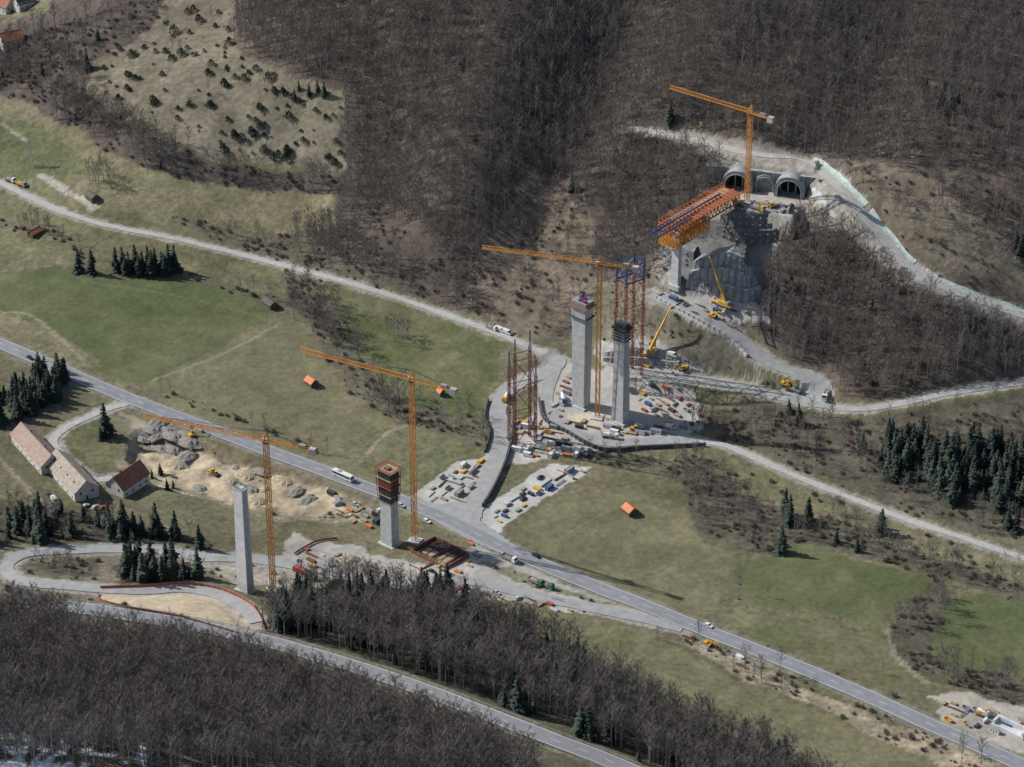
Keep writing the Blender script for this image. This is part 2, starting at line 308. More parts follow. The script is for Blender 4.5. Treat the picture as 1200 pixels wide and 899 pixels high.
def ground_mat():
    m = bpy.data.materials.new('ground_cover'); m.use_nodes = True; nt = m.node_tree; N = nt.nodes; Lk = nt.links
    b = N['Principled BSDF']; b.inputs['Roughness'].default_value = .95; b.inputs['Specular IOR Level'].default_value = .1
    at = N.new('ShaderNodeAttribute'); at.attribute_name = 'Col'
    tc = N.new('ShaderNodeTexCoord')
    def noise(s, d):
        no = N.new('ShaderNodeTexNoise'); no.inputs['Scale'].default_value = s; no.inputs['Detail'].default_value = d; no.inputs['Roughness'].default_value = .65
        Lk.new(tc.outputs['Object'], no.inputs['Vector']); return no
    n1 = noise(.35, 8); n2 = noise(.06, 5)
    m1 = N.new('ShaderNodeMapRange'); m1.inputs['From Min'].default_value = .28; m1.inputs['From Max'].default_value = .72; m1.inputs['To Min'].default_value = -.40; m1.inputs['To Max'].default_value = .40
    Lk.new(n1.outputs['Fac'], m1.inputs['Value'])
    mm_ = N.new('ShaderNodeMath'); mm_.operation = 'MULTIPLY_ADD'; mm_.inputs[2].default_value = 1; Lk.new(m1.outputs[0], mm_.inputs[0]); Lk.new(at.outputs['Alpha'], mm_.inputs[1])
    m2 = N.new('ShaderNodeMapRange'); m2.inputs['From Min'].default_value = .3; m2.inputs['From Max'].default_value = .7; m2.inputs['To Min'].default_value = .86; m2.inputs['To Max'].default_value = 1.14
    Lk.new(n2.outputs['Fac'], m2.inputs['Value'])
    mu = N.new('ShaderNodeMath'); mu.operation = 'MULTIPLY'; Lk.new(mm_.outputs[0], mu.inputs[0]); Lk.new(m2.outputs[0], mu.inputs[1])
    vm = N.new('ShaderNodeVectorMath'); vm.operation = 'SCALE'; Lk.new(at.outputs['Color'], vm.inputs[0]); Lk.new(mu.outputs[0], vm.inputs['Scale'])
    Lk.new(vm.outputs[0], b.inputs['Base Color'])
    bp = N.new('ShaderNodeBump'); bp.inputs['Distance'].default_value = .6
    Lk.new(at.outputs['Alpha'], bp.inputs['Strength']); Lk.new(n1.outputs['Fac'], bp.inputs['Height']); Lk.new(bp.outputs['Normal'], b.inputs['Normal'])
    return m
def gridmesh(name, Xg, Yg, Zg, m):
    nr, ncl = Xg.shape; me = bpy.data.meshes.new(name)
    idx = np.arange(nr*ncl).reshape(nr, ncl); q = np.stack([idx[:-1,:-1], idx[:-1,1:], idx[1:,1:], idx[1:,:-1]], -1).reshape(-1, 4)
    me.vertices.add(nr*ncl); me.vertices.foreach_set('co', np.stack([Xg, Yg, Zg], -1).ravel().astype(np.float32))
    me.loops.add(q.size); me.loops.foreach_set('vertex_index', q.ravel().astype(np.int32))
    me.polygons.add(len(q)); me.polygons.foreach_set('loop_start', (np.arange(len(q))*4).astype(np.int32)); me.polygons.foreach_set('loop_total', np.full(len(q), 4, np.int32))
    me.update(calc_edges=True); me.validate(); me.polygons.foreach_set('use_smooth', np.ones(len(q), bool))
    me.materials.append(m); o = bpy.data.objects.new(name, me); COL.objects.link(o); return o
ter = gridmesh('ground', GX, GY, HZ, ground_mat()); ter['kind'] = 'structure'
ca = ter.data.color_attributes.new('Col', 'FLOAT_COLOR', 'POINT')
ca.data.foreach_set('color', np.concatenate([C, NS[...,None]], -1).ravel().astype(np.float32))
# ------------------------------------------------------------------ mesh builder
class MB:
    def __init__(s): s.V = []; s.F = []
    def add(s, vs, fs):
        o = len(s.V); s.V += [tuple(v) for v in vs]; s.F += [tuple(i+o for i in f) for f in fs]
    def box(s, x0, y0, z0, x1, y1, z1):
        s.add([(x0,y0,z0),(x1,y0,z0),(x1,y1,z0),(x0,y1,z0),(x0,y0,z1),(x1,y0,z1),(x1,y1,z1),(x0,y1,z1)], [(0,3,2,1),(4,5,6,7),(0,1,5,4),(1,2,6,5),(2,3,7,6),(3,0,4,7)])
    def bar(s, p, q, w, w2=None):
        p = np.array(p, float); q = np.array(q, float); d = q-p; L = np.linalg.norm(d)
        if L < 1e-6: return
        d /= L; a = np.cross(d, (0,0,1) if abs(d[2]) < .9 else (1,0,0)); a /= np.linalg.norm(a); b = np.cross(d, a); h = w/2; h2 = (w2 if w2 is not None else w)/2
        vs = [p+a*h*i+b*h*j for i, j in ((-1,-1),(1,-1),(1,1),(-1,1))]+[q+a*h2*i+b*h2*j for i, j in ((-1,-1),(1,-1),(1,1),(-1,1))]
        s.add(vs, [(0,3,2,1),(4,5,6,7),(0,1,5,4),(1,2,6,5),(2,3,7,6),(3,0,4,7)])
    def cyl(s, p, q, r, r2=None, k=8):
        p = np.array(p, float); q = np.array(q, float); d = q-p; d /= np.linalg.norm(d); r2 = r if r2 is None else r2
        a = np.cross(d, (0,0,1) if abs(d[2]) < .9 else (1,0,0)); a /= np.linalg.norm(a); b = np.cross(d, a)
        vs = [p+(a*cos(2*pi*i/k)+b*sin(2*pi*i/k))*r for i in range(k)]+[q+(a*cos(2*pi*i/k)+b*sin(2*pi*i/k))*r2 for i in range(k)]
        s.add(vs, [(i,(i+1)%k,(i+1)%k+k,i+k) for i in range(k)]+[tuple(range(k))[::-1], tuple(range(k,2*k))])
    def extr(s, prof, y0, y1):
        k = len(prof); s.add([(x,y0,z) for x, z in prof]+[(x,y1,z) for x, z in prof], [(i,(i+1)%k,(i+1)%k+k,i+k) for i in range(k)]+[tuple(range(k))[::-1], tuple(range(k,2*k))])
    def extx(s, prof, x0, x1):
        k = len(prof); s.add([(x0,y,z) for y, z in prof]+[(x1,y,z) for y, z in prof], [(i,(i+1)%k,(i+1)%k+k,i+k) for i in range(k)]+[tuple(range(k))[::-1], tuple(range(k,2*k))])
    def frus(s, a, z0, b, z1):
        s.add([(-a[0],-a[1],z0),(a[0],-a[1],z0),(a[0],a[1],z0),(-a[0],a[1],z0),(-b[0],-b[1],z1),(b[0],-b[1],z1),(b[0],b[1],z1),(-b[0],b[1],z1)], [(0,3,2,1),(4,5,6,7),(0,1,5,4),(1,2,6,5),(2,3,7,6),(3,0,4,7)])
    def build(s, name, m, parent=None):
        me = bpy.data.meshes.new(name); me.from_pydata(s.V, [], s.F); me.update()
        me.materials.append(m); o = bpy.data.objects.new(name, me); COL.objects.link(o)
        if parent is not None: o.parent = parent
        return o
def root(name, loc=(0,0,0), rz=0, label=None, cat=None, group=None):
    o = bpy.data.objects.new(name, None); COL.objects.link(o); o.location = [float(c) for c in loc]; o.rotation_euler = (0,0,rz); o.empty_display_size = 1
    if label: o['label'] = label
    if cat: o['category'] = cat
    if group: o['group'] = group
    return o
def copy_tree(o, loc, rz, sc3=1.0):
    c = o.copy(); COL.objects.link(c); c.location = [float(t) for t in loc]; c.rotation_euler = (0,0,rz); c.scale = (sc3,)*3
    for ch in list(o.children):
        d_ = ch.copy(); COL.objects.link(d_); d_.parent = c
        for gc in list(ch.children):
            e_ = gc.copy(); COL.objects.link(e_); e_.parent = d_
    return c
def pang(du, dv): return atan2(-2*dv, du)
asph = mat('asphalt', (.235,.238,.245), .9, .15, .3); asph2 = mat('site_asphalt', (.33,.325,.315), .9, .18, .25); gravel = mat('gravel', (.42,.405,.375), .95, .2, .5)
paintw = mat('road_paint', (.66,.66,.64), .7, .15); conc = mat('concrete', (.48,.485,.48), .85, .22, .35); concl = mat('pale_concrete', (.58,.585,.58), .85, .22, .3)
concd = mat('dark_concrete', (.14,.14,.14), .9, .3, .5); yel = mat('crane_yellow', (.66,.29,.05), .5, .15, .4); orng = mat('orange_steel', (.60,.17,.05), .6, .3, .5)
blue = mat('blue_steel', (.03,.06,.18), .5, .25); red = mat('red_steel', (.25,.05,.035), .6, .3); redd = mat('dark_red_steel', (.15,.04,.035), .6, .35); dark = mat('dark_steel', (.06,.06,.065), .6, .3); black = mat('tyre_rubber', (.02,.02,.02), .8, .2)
white = mat('white_paint', (.70,.70,.69), .5, .12); glass = mat('window_glass', (.03,.04,.05), .15, .2); wood = mat('planks', (.38,.28,.18), .8, .35, 1.5); rust = mat('rust', (.22,.095,.06), .85, .35)
green = mat('green_paint', (.05,.19,.10), .5, .25); grey = mat('grey_paint', (.28,.29,.30), .6, .2); yel2 = mat('machine_yellow', (.66,.38,.05), .5, .2); redp = mat('red_paint', (.40,.07,.045), .5, .2)
bark = mat('bark', (.25,.228,.205), .95, .35, .8, rand=.3); twig = mat('twigs', (.190,.162,.146), .95, .3, .25, rand=.28); cbark = mat('conifer_bark', (.13,.105,.08), .95, .3, .8, rand=.15); needle = mat('needles', (.026,.043,.029), .8, .4, .5, rand=.4)
junip = mat('juniper_leaves', (.05,.065,.042), .85, .4, .6, rand=.3); shrubm = mat('shrub_twigs', (.17,.143,.108), .95, .35, .3, rand=.3)
netm = mat('slope_net', (.46,.52,.47), .85, .35, .5, c2=(.30,.37,.31)); shot = mat('shotcrete', (.33,.33,.322), .95, .42, .3, bump=.5); bore_dark = mat('tunnel_dark', (.014,.014,.016), .95, .2)  # bore colour has the tunnel's inner darkness painted in
# ------------------------------------------------------------------ roads
def strip(name, P, w, lift, m, off=0, parent=None, skirt=True, dash=None, wobble=.35, label=None, cat=None):
    P = resample(P, 2.0) if dash is None else resample(P, 1.5)
    T_ = np.gradient(P[:,:2], axis=0); T_ /= np.linalg.norm(T_, axis=1)[:,None]; Nn = np.c_[-T_[:,1], T_[:,0]]
    k = max(int(w/1.2), 1) if w > 1 else 1
    os_ = np.linspace(-w/2, w/2, k+1)
    V = []; F_ = []
    for i in range(len(P)):
        for o_ in os_:
            wob = (vn(P[i,0], P[i,1], 7, 13)*wobble*(o_/(w/2)) if skirt and m is not asph else 0)
            x, y = P[i,:2]+Nn[i]*(o_+off+wob); V.append((x, y, float(hgt(x, y))+lift+(float(vn(x, y, 2.2, 8))*.1 if label else 0)))
    kk = k+1
    for i in range(len(P)-1):
        if dash and (i % dash[1]) >= dash[0]: continue
        for j in range(k): F_.append((i*kk+j+1, i*kk+j, (i+1)*kk+j, (i+1)*kk+j+1))
    if skirt:
        b0 = len(V)
        for i in range(len(P)):
            for s_ in (0, k): v_ = V[i*kk+s_]; V.append((v_[0], v_[1], v_[2]-.9))
        for i in range(len(P)-1):
            F_.append((i*kk, b0+2*i, b0+2*i+2, (i+1)*kk)); F_.append((i*kk+k, (i+1)*kk+k, b0+2*i+3, b0+2*i+1))
    me = bpy.data.meshes.new(name); me.from_pydata(V, [], F_); me.update(); me.materials.append(m)
    o = bpy.data.objects.new(name, me); COL.objects.link(o)
    if parent is not None: o.parent = parent
    elif label: o['label'] = label; o['category'] = cat
    else: o['kind'] = 'structure'
    return o
lifts = {'main':.40,'near':.4,'upper':.28,'lane':.28,'tunnel':.28,'zig':.32,'east':.26,'site':.36,'ring':.30,'lower':.30,'serp':.34,'farm':.26}
nm = {'main':'road','near':'road','upper':'lane','lane':'lane','tunnel':'track','zig':'track','east':'track','site':'road','ring':'track','lower':'track','serp':'track','farm':'path'}
mm = {'main':asph,'near':asph,'upper':gravel,'lane':gravel,'tunnel':gravel,'zig':asph2,'east':asph2,'site':asph2,'ring':asph2,'lower':asph2,'serp':asph2,'farm':gravel}
RO = {}
for k, (P, w) in ROADS.items(): RO[k] = strip(nm[k], P, w, lifts[k], mm[k])
for k in ('main', 'near'):
    P, w = ROADS[k]
    for s_ in (-1, 1): strip('road_marking', P, .2, lifts[k]+.03, paintw, off=s_*(w/2-.6), parent=RO[k], skirt=False)
    strip('road_marking', P, .2, lifts[k]+.03, paintw, parent=RO[k], skirt=False, dash=(3, 8))
def drape(name, poly_px, lift, m, label=None, cat=None, step=1.6):
    q = np.array(poly_px, float); W_ = G(q[:,0], q[:,1]); x0, y0 = W_[:,:2].min(0); x1, y1 = W_[:,:2].max(0)
    xs = np.arange(x0, x1+step, step); ys = np.arange(y0, y1+step, step); gx, gy = np.meshgrid(xs, ys)
    gx = gx+vn(gx, gy, 3, 5)*.3; ins = inpoly(gx, gy, W_[:,:2]); idx = -np.ones(gx.shape, int); V = []
    F_ = []
    def vid(j, i):
        if idx[j,i] < 0: idx[j,i] = len(V); V.append((gx[j,i], gy[j,i], float(hgt(gx[j,i], gy[j,i]))+lift+(float(vn(gx[j,i], gy[j,i], 2.5, 8))*.2 if label else 0)))
        return idx[j,i]
    for j in range(gx.shape[0]-1):
        for i in range(gx.shape[1]-1):
            if ins[j,i] and ins[j,i+1] and ins[j+1,i] and ins[j+1,i+1]: F_.append((vid(j,i), vid(j,i+1), vid(j+1,i+1), vid(j+1,i)))
    me = bpy.data.meshes.new(name); me.from_pydata(V, [], F_); me.update(); me.materials.append(m); o = bpy.data.objects.new(name, me); COL.objects.link(o)
    if label: o['label'] = label; o['category'] = cat
    else: o['kind'] = 'structure'
    return o
drape('road', [(496,594),(532,588),(570,590),(564,610),(612,645),(590,652),(545,632),(505,610)], .33, asph2, step=.8)
drape('track', [(905,430),(950,432),(972,444),(980,462),(968,478),(935,477),(900,465),(935,458),(930,446)], .28, asph2, step=.8)
# ------------------------------------------------------------------ trees
def tri(mb, p, q, w, rr):
    d_ = np.array(q)-np.array(p); a = np.cross(d_, (rr.uniform(-1,1), rr.uniform(-1,1), rr.uniform(-1,1))); a /= (np.linalg.norm(a)+1e-9); a *= w/2
    mb.add([np.array(p)-a, np.array(p)+a, np.array(q)], [(0,1,2)])
def bare(seed, H=16., Rd=2.7, nl=12, tw=10):
    rr = random.Random(seed); t = MB(); c = MB()
    lx, ly = rr.uniform(-.5,.5), rr.uniform(-.5,.5)
    top = (lx, ly, H*.93); t.cyl((0,0,-.6), (lx*.4,ly*.4,H*.45), .22, .16, 6); t.cyl((lx*.4,ly*.4,H*.45), top, .16, .04, 5)
    for i in range(nl):
        f = .38+.54*i/nl+rr.uniform(-.03,.03); a = i*2.4+rr.uniform(-.4,.4); ln = Rd*(1.15-.75*abs(f-.55)*1.6)*rr.uniform(.75,1.15)
        p = np.array((lx*f, ly*f, H*f)); q = p+np.array((cos(a)*ln, sin(a)*ln, ln*rr.uniform(.9,1.6)))
        t.bar(p, q, .13, .05)
        for j in range(4):
            g = rr.uniform(.3,1); b0 = p+(q-p)*g; a2 = a+rr.uniform(-1.3,1.3); l2 = ln*rr.uniform(.3,.6)
            b1 = b0+np.array((cos(a2)*l2, sin(a2)*l2, l2*rr.uniform(.5,1.6))); tri(c, b0, b1, .11, rr)
            for k_ in range(tw):
                e0 = b0+(b1-b0)*rr.uniform(.15,1); e1 = e0+np.array((rr.gauss(0,.5), rr.gauss(0,.5), rr.uniform(.1,1.5))); tri(c, e0, e1, .08, rr)
    for k_ in range(50):
        e0 = np.array((lx, ly, H*rr.uniform(.75,.93))); e1 = e0+np.array((rr.gauss(0,.7), rr.gauss(0,.7), rr.uniform(.4,1.8))); tri(c, e0, e1, .08, rr)
    return t, c
def conifer(seed, H=17., Rd=3.0):
    rr = random.Random(seed); t = MB(); c = MB(); t.cyl((0,0,-.6), (0,0,H*.97), .28, .03, 6)
    ntier = 20; ph = rr.uniform(0, 6)
    for i in range(ntier):
        f = .05+.93*i/ntier; r = Rd*(1-f)**.68*rr.uniform(.7,1.2)+.15; nb_ = 10 if f < .7 else 6
        for j in range(nb_):
            a = 2*pi*(j/nb_)+i*.7+rr.uniform(-.3,.3); rl = r*rr.uniform(.5,1.25)*(1+.18*sin(a+ph+i*.3)); z = H*f+rr.uniform(-.4,.4)
            ww = .32*rl+.18; dr = rl*rr.uniform(.1,.45)
            d_ = np.array((cos(a), sin(a), 0)); s_ = np.array((-sin(a), cos(a), 0)); o_ = np.array((0,0,z))
            m_ = o_+d_*rl*.55+np.array((0,0,-dr*.3)); e_ = o_+d_*rl+np.array((0,0,-dr))
            c.add([o_, m_+s_*ww-(0,0,.3), m_+np.array((0,0,.12)), m_-s_*ww-(0,0,.3), e_, m_-(0,0,.6)], [(0,1,2),(0,2,3),(1,4,2),(2,4,3),(1,5,4),(3,4,5)])
    c.cyl((0,0,H*.9), (0,0,H*1.02), .22, .01, 5)
    return t, c
def shrub(seed, Rd=1.5, n_=170, up=1.0, w=.16):
    rr = random.Random(seed); c = MB()
    for k_ in range(n_):
        a = rr.uniform(0,2*pi); el = rr.uniform(.1,1.4); p = np.array((cos(a)*rr.uniform(0,.7), sin(a)*rr.uniform(0,.7), rr.uniform(0,.6)))*Rd
        q = np.array((cos(a)*cos(el), sin(a)*cos(el), sin(el)*up))*Rd*rr.uniform(.7,1.25); tri(c, p, q, w, rr)
    return c
def leafball(seed, rx, rz_, n_=260):
    rr = random.Random(seed); c = MB()
    for k_ in range(n_):
        a = rr.uniform(0,2*pi); zf = rr.uniform(0,1)**.9; r = rx*math.sqrt(max(0,1-(zf*1.05-.15)**2))*rr.uniform(.55,1.1)*(1.2-.5*zf)*(1+.25*sin(a*3+seed))
        p = np.array((cos(a)*r, sin(a)*r, zf*rz_)); s_ = rr.uniform(.25,.5)
        vs = [p+np.array((rr.uniform(-s_,s_), rr.uniform(-s_,s_), rr.uniform(-s_,s_*1.3))) for _ in range(3)]; c.add(vs, [(0,1,2)])
    return c
def joined(name, parts):
    V = []; F_ = []; mi = []; ms = []
    for k_, (mb, m) in enumerate(parts):
        o_ = len(V); V += mb.V; F_ += [tuple(i+o_ for i in f) for f in mb.F]; mi += [k_]*len(mb.F); ms.append(m)
    me = bpy.data.meshes.new(name); me.from_pydata(V, [], F_); me.update()
    for m in ms: me.materials.append(m)
    me.polygons.foreach_set('material_index', np.array(mi, np.int32)); return me
def scatter(name, pts, rot, scl, idx, meshes, label, cat):
    cl = bpy.data.collections.new(name+'_source')
    for i, me in enumerate(meshes): cl.objects.link(bpy.data.objects.new('%s_%02d' % (name, i), me))
    me = bpy.data.meshes.new(name); N_ = len(pts); me.vertices.add(N_); me.vertices.foreach_set('co', np.asarray(pts, np.float32).ravel())
    for an, arr, ty in (('rot', rot, 'FLOAT'), ('scl', scl, 'FLOAT'), ('pick', idx, 'INT')):
        at = me.attributes.new(an, ty, 'POINT'); at.data.foreach_set('value', np.asarray(arr, np.int32 if ty == 'INT' else np.float32))
    o = bpy.data.objects.new(name, me); COL.objects.link(o)
    ng = bpy.data.node_groups.new(name, 'GeometryNodeTree'); ng.interface.new_socket('Geometry', in_out='INPUT', socket_type='NodeSocketGeometry'); ng.interface.new_socket('Geometry', in_out='OUTPUT', socket_type='NodeSocketGeometry')
    N = ng.nodes; L = ng.links; gi = N.new('NodeGroupInput'); go = N.new('NodeGroupOutput'); ip = N.new('GeometryNodeInstanceOnPoints'); ci = N.new('GeometryNodeCollectionInfo')
    ci.inputs['Collection'].default_value = cl; ci.inputs['Separate Children'].default_value = True; ci.inputs['Reset Children'].default_value = True
    ip.inputs['Pick Instance'].default_value = True
    def na(nm_, ty):
        a = N.new('GeometryNodeInputNamedAttribute'); a.data_type = ty; a.inputs['Name'].default_value = nm_; return a.outputs['Attribute']
    cb = N.new('ShaderNodeCombineXYZ'); L.new(na('rot', 'FLOAT'), cb.inputs['Z'])
    L.new(gi.outputs[0], ip.inputs['Points']); L.new(ci.outputs[0], ip.inputs['Instance']); L.new(na('pick', 'INT'), ip.inputs['Instance Index'])
    L.new(cb.outputs[0], ip.inputs['Rotation']); L.new(na('scl', 'FLOAT'), ip.inputs['Scale']); L.new(ip.outputs[0], go.inputs[0])
    md = o.modifiers.new('scatter', 'NODES'); md.node_group = ng
    o['kind'] = 'stuff'; o['label'] = label; o['category'] = cat; return o
NB = 7
bares = [bare(100+i, 15+(i%3)*1.4, 2.2+.25*(i%4)) for i in range(NB)]
cons = [conifer(200+i, 15+(i%3)*1.8, 3.3+.5*(i%3)) for i in range(6)]
def tree_protos(name, src, m1, m2):
    out = []
    for t, c in src:
        r_ = root(name); t.build('trunk', m1, r_); c.build('crown', m2, r_); out.append(r_)
    return out
bp_ = tree_protos('bare_tree', bares, bark, twig); cp_ = tree_protos('conifer_tree', cons, cbark, needle)
usedb = set(); usedc = set()
def put_tree(protos, used, x, y, s, k, rz, label, group, cat='tree'):
    z = float(hgt(x, y))
    if k not in used:
        used.add(k); o = protos[k]; o.location = (x, y, z); o.rotation_euler = (0,0,rz); o.scale = (s,)*3
    else: o = copy_tree(protos[k], (x, y, z), rz, s)
    o['label'] = label; o['category'] = cat; o['group'] = group; return o
def cells(sp, seed):
    r_ = np.random.RandomState(seed); xs = np.arange(-330, 330, sp); ys = np.arange(-398, 320, sp); gx, gy = np.meshgrid(xs, ys); gx = gx.ravel(); gy = gy.ravel()
    gx = gx+r_.uniform(-.5,.5,gx.shape)*sp*.98; gy = gy+r_.uniform(-.5,.5,gy.shape)*sp*.98; return gx, gy, r_
def near(Z, x, y):
    i = np.clip(np.round((x-X0)/ST).astype(int)+28, 0, len(XS)-1); j = np.clip(np.round((y-Y0)/ST).astype(int)+28, 0, len(YS)-1); return Z[j,i]
x, y, r_ = cells(3.7, 3); q = r_.uniform(0,1,x.shape); tt = near(T, x, y); kk = near(KN, x, y)
clump = np.clip(.5+vn(x, y, 9, 91)*1.3, 0.15, 1.4)
isT = q < tt*np.where(tt < .8, clump, .95); isK = (r_.uniform(0,1,x.shape) < kk*np.clip(.5+vn(x, y, 13, 92)*1.9, .04, 1.))
isT = isT & ~isK
def zone_tree(u, v):
    if v > 720 and u < 620 and v > 715+max(0, u-100)*.31: return 'in the wood in front of the near curved road'
    if v > 640 and u > 290: return 'in the mixed wood between the two roads'
    if v > 560 and u < 300: return 'in the wood around the lower left bends'
    if u > 780 and v > 470: return 'in the thicket right of the building site'
    if u < 420 and v > 220: return 'along the valley meadows'
    return 'on the far wooded hillside'
for flag, protos, used, src, m1_, m2, nmx, what, kind in ((isT, bp_, usedb, bares, bark, twig, 'bare_woodland', 'slender leafless brown tree', 'bare'), (isK, cp_, usedc, cons, cbark, needle, 'conifer_woodland', 'dark green pointed conifer', 'conifer')):
    px, py = x[flag], y[flag]; pz = hgt(px, py); u, v = proj(px, py, pz); vis = (u > -10) & (u < 1210) & (v > 0) & (v < 930)
    dist = np.where(vis, np.hypot(py-CY, pz-CZ), 9e9); order = np.argsort(dist); nn = len(px)
    r2 = np.random.RandomState(8); sc_ = r2.uniform(.7,1.15,nn)*np.where(v > 735, 1.15, .88); ro = r2.uniform(0,6.28,nn); pk = r2.randint(0, len(protos), nn)
    sc_ = np.where(near(T, px, py) < .7, sc_*.72, sc_) if kind == 'bare' else r2.uniform(.3,1.05,nn)
    lim = 280 if kind == 'bare' else 200
    for i in order[:lim]:
        z_ = zone_tree(u[i], v[i])
        put_tree(protos, used, px[i], py[i], float(sc_[i]), int(pk[i]), float(ro[i]), '%s %s' % (what, z_), '%ss %s' % (kind+' tree', z_))
    rest = order[lim:]; ms = [joined(nmx+'_kind', [(t, m1_), (c, m2)]) for t, c in src]
    if len(rest): scatter(nmx, np.c_[px, py, pz][rest], ro[rest], sc_[rest], pk[rest], ms, 'grey brown leafless woodland covering the hillsides' if kind == 'bare' else 'dark evergreen woodland among the bare trees', 'woodland')
    print(nmx, nn)
x, y, r_ = cells(2.7, 5); ss = near(SH, x, y); f_ = r_.uniform(0,1,x.shape) < ss*.75*np.clip(.7+vn(x, y, 8, 93), .1, 1.5); x, y = x[f_], y[f_]; nn = len(x)
scatter('shrub_thicket', np.c_[x, y, hgt(x, y)], r_.uniform(0,6,nn), r_.uniform(.35,1.5,nn), r_.randint(0,4,nn), [joined('shrub_kind', [(shrub(300+i, 1.4, 130, 1.1, .13), shrubm)]) for i in range(4)], 'brown leafless scrub and brambles along edges and slopes', 'scrub')
print('shrubs', nn)
def conif(lst, label, group, s=1.0):
    for u, v in lst:
        p = g1(u, v); put_tree(cp_, usedc, p[0], p[1], s*rnd.uniform(.75,1.1), rnd.randrange(6), rnd.uniform(0,6), label, group)
conif([(92,318),(108,321)], 'dark conifer of the pair left of the meadow conifer row', 'pair of conifers left of the meadow row')
conif([(136,318),(144,316),(151,320),(159,317),(167,320),(174,317),(182,319),(190,317),(198,320),(205,318),(147,322),(178,323),(163,323),(193,323)], 'dark conifer in the tight row on the green meadow', 'tight row of conifers on the green meadow', .95)
rc = random.Random(3); lst = []
while len(lst) < 70:
    t_ = rc.random(); lst.append((-5+82*t_, 490-42*t_+rc.uniform(-20, 16)))
conif(lst, 'dark conifer in the dense clump above the farm', 'dense clump of conifers above the farm', .85)
conif([(124,512)], 'dark broad conifer standing alone beside the farm driveway', 'lone farm conifer', 1.0)
conif([(118,516)], 'smaller conifer tucked left of the driveway conifer', 'small farm conifer', .7)
conif([(178,560),(188,556),(196,575),(203,572)], 'small dark conifer right of the red roofed farmhouse', 'small conifers right of the farmhouse', .4)
conif([(915,648),(920,604),(925,612)], 'dark conifer among bare thicket above the right meadow', 'conifers above the right meadow', .9)
conif([(1085,115),(1095,125),(1105,122),(1112,132),(1122,128),(1190,290),(1196,300)], 'dark conifer among bare trees high on the right hillside', 'conifers high on the right hillside', .9)
conif([(350,106),(362,112),(345,118),(372,108),(380,113)], 'dark conifer at the upper edge of the juniper slope', 'conifers at the edge of the juniper slope', .5)
def lone(lst, label, group, s=1.0):
    for u, v in lst:
        p = g1(u, v); put_tree(bp_, usedb, p[0], p[1], s*rnd.uniform(.85,1.1), rnd.randrange(NB), rnd.uniform(0,6), label, group)
lone([(112,215),(122,214),(118,205),(130,220),(105,212),(116,220),(126,208)], 'bare tree in the small clump on the upper left meadow', 'clump on the upper left meadow', .85)
lone([(462,400),(470,405),(478,398),(455,392),(466,396),(472,392)], 'bare tree in the round clump on the central meadow', 'round clump on the central meadow', .8)
lone([(340,360),(350,368),(362,372),(372,380),(382,390),(345,375),(358,382),(350,360),(366,388),(376,372)], 'bare tree in the row beside the central stream', 'row of bare trees beside the central stream', .9)
lone([(928,725),(958,722),(985,735),(1035,790),(900,700)], 'small lone fruit tree on the right meadow', 'fruit trees on the right meadow', .4)
lone([(1098,712),(1106,718),(1102,700),(1110,730)], 'pale bare tree between the two right meadows', 'pale trees between the right meadows', .9)
lone([(640,700),(850,775),(860,790),(770,750)], 'bare roadside tree below the main road', 'roadside trees below the main road', .5)
jp = []
for i in range(3):
    r0 = root('juniper_bush'); leafball(400+i, 1.25+.25*i, 2.2+.4*i).build('foliage', junip, r0); tb = MB(); tb.cyl((0,0,-.3), (0,0,1.2), .12, .06, 5); tb.build('stem', cbark, r0); jp.append(r0)
ju = set(); rj = random.Random(4); cnt = 0
while cnt < 115:
    u, v = rj.uniform(105, 400), rj.uniform(10, 200)
    if not inpoly(np.array([u]), np.array([v]), [(115,72),(180,32),(215,5),(265,5),(275,60),(330,85),(400,112),(400,195),(330,190),(250,185),(150,140),(110,110)])[0]: continue
    p = g1(u, v)
    if vn(p[0], p[1], 25, 33) < rj.uniform(-.8, .3): continue
    put_tree(jp, ju, p[0], p[1], rj.uniform(.5,1.7), rj.randrange(3), rj.uniform(0,6), 'round dark juniper bush dotted on the open upper left slope', 'juniper bushes on the open slope', 'bush'); cnt += 1
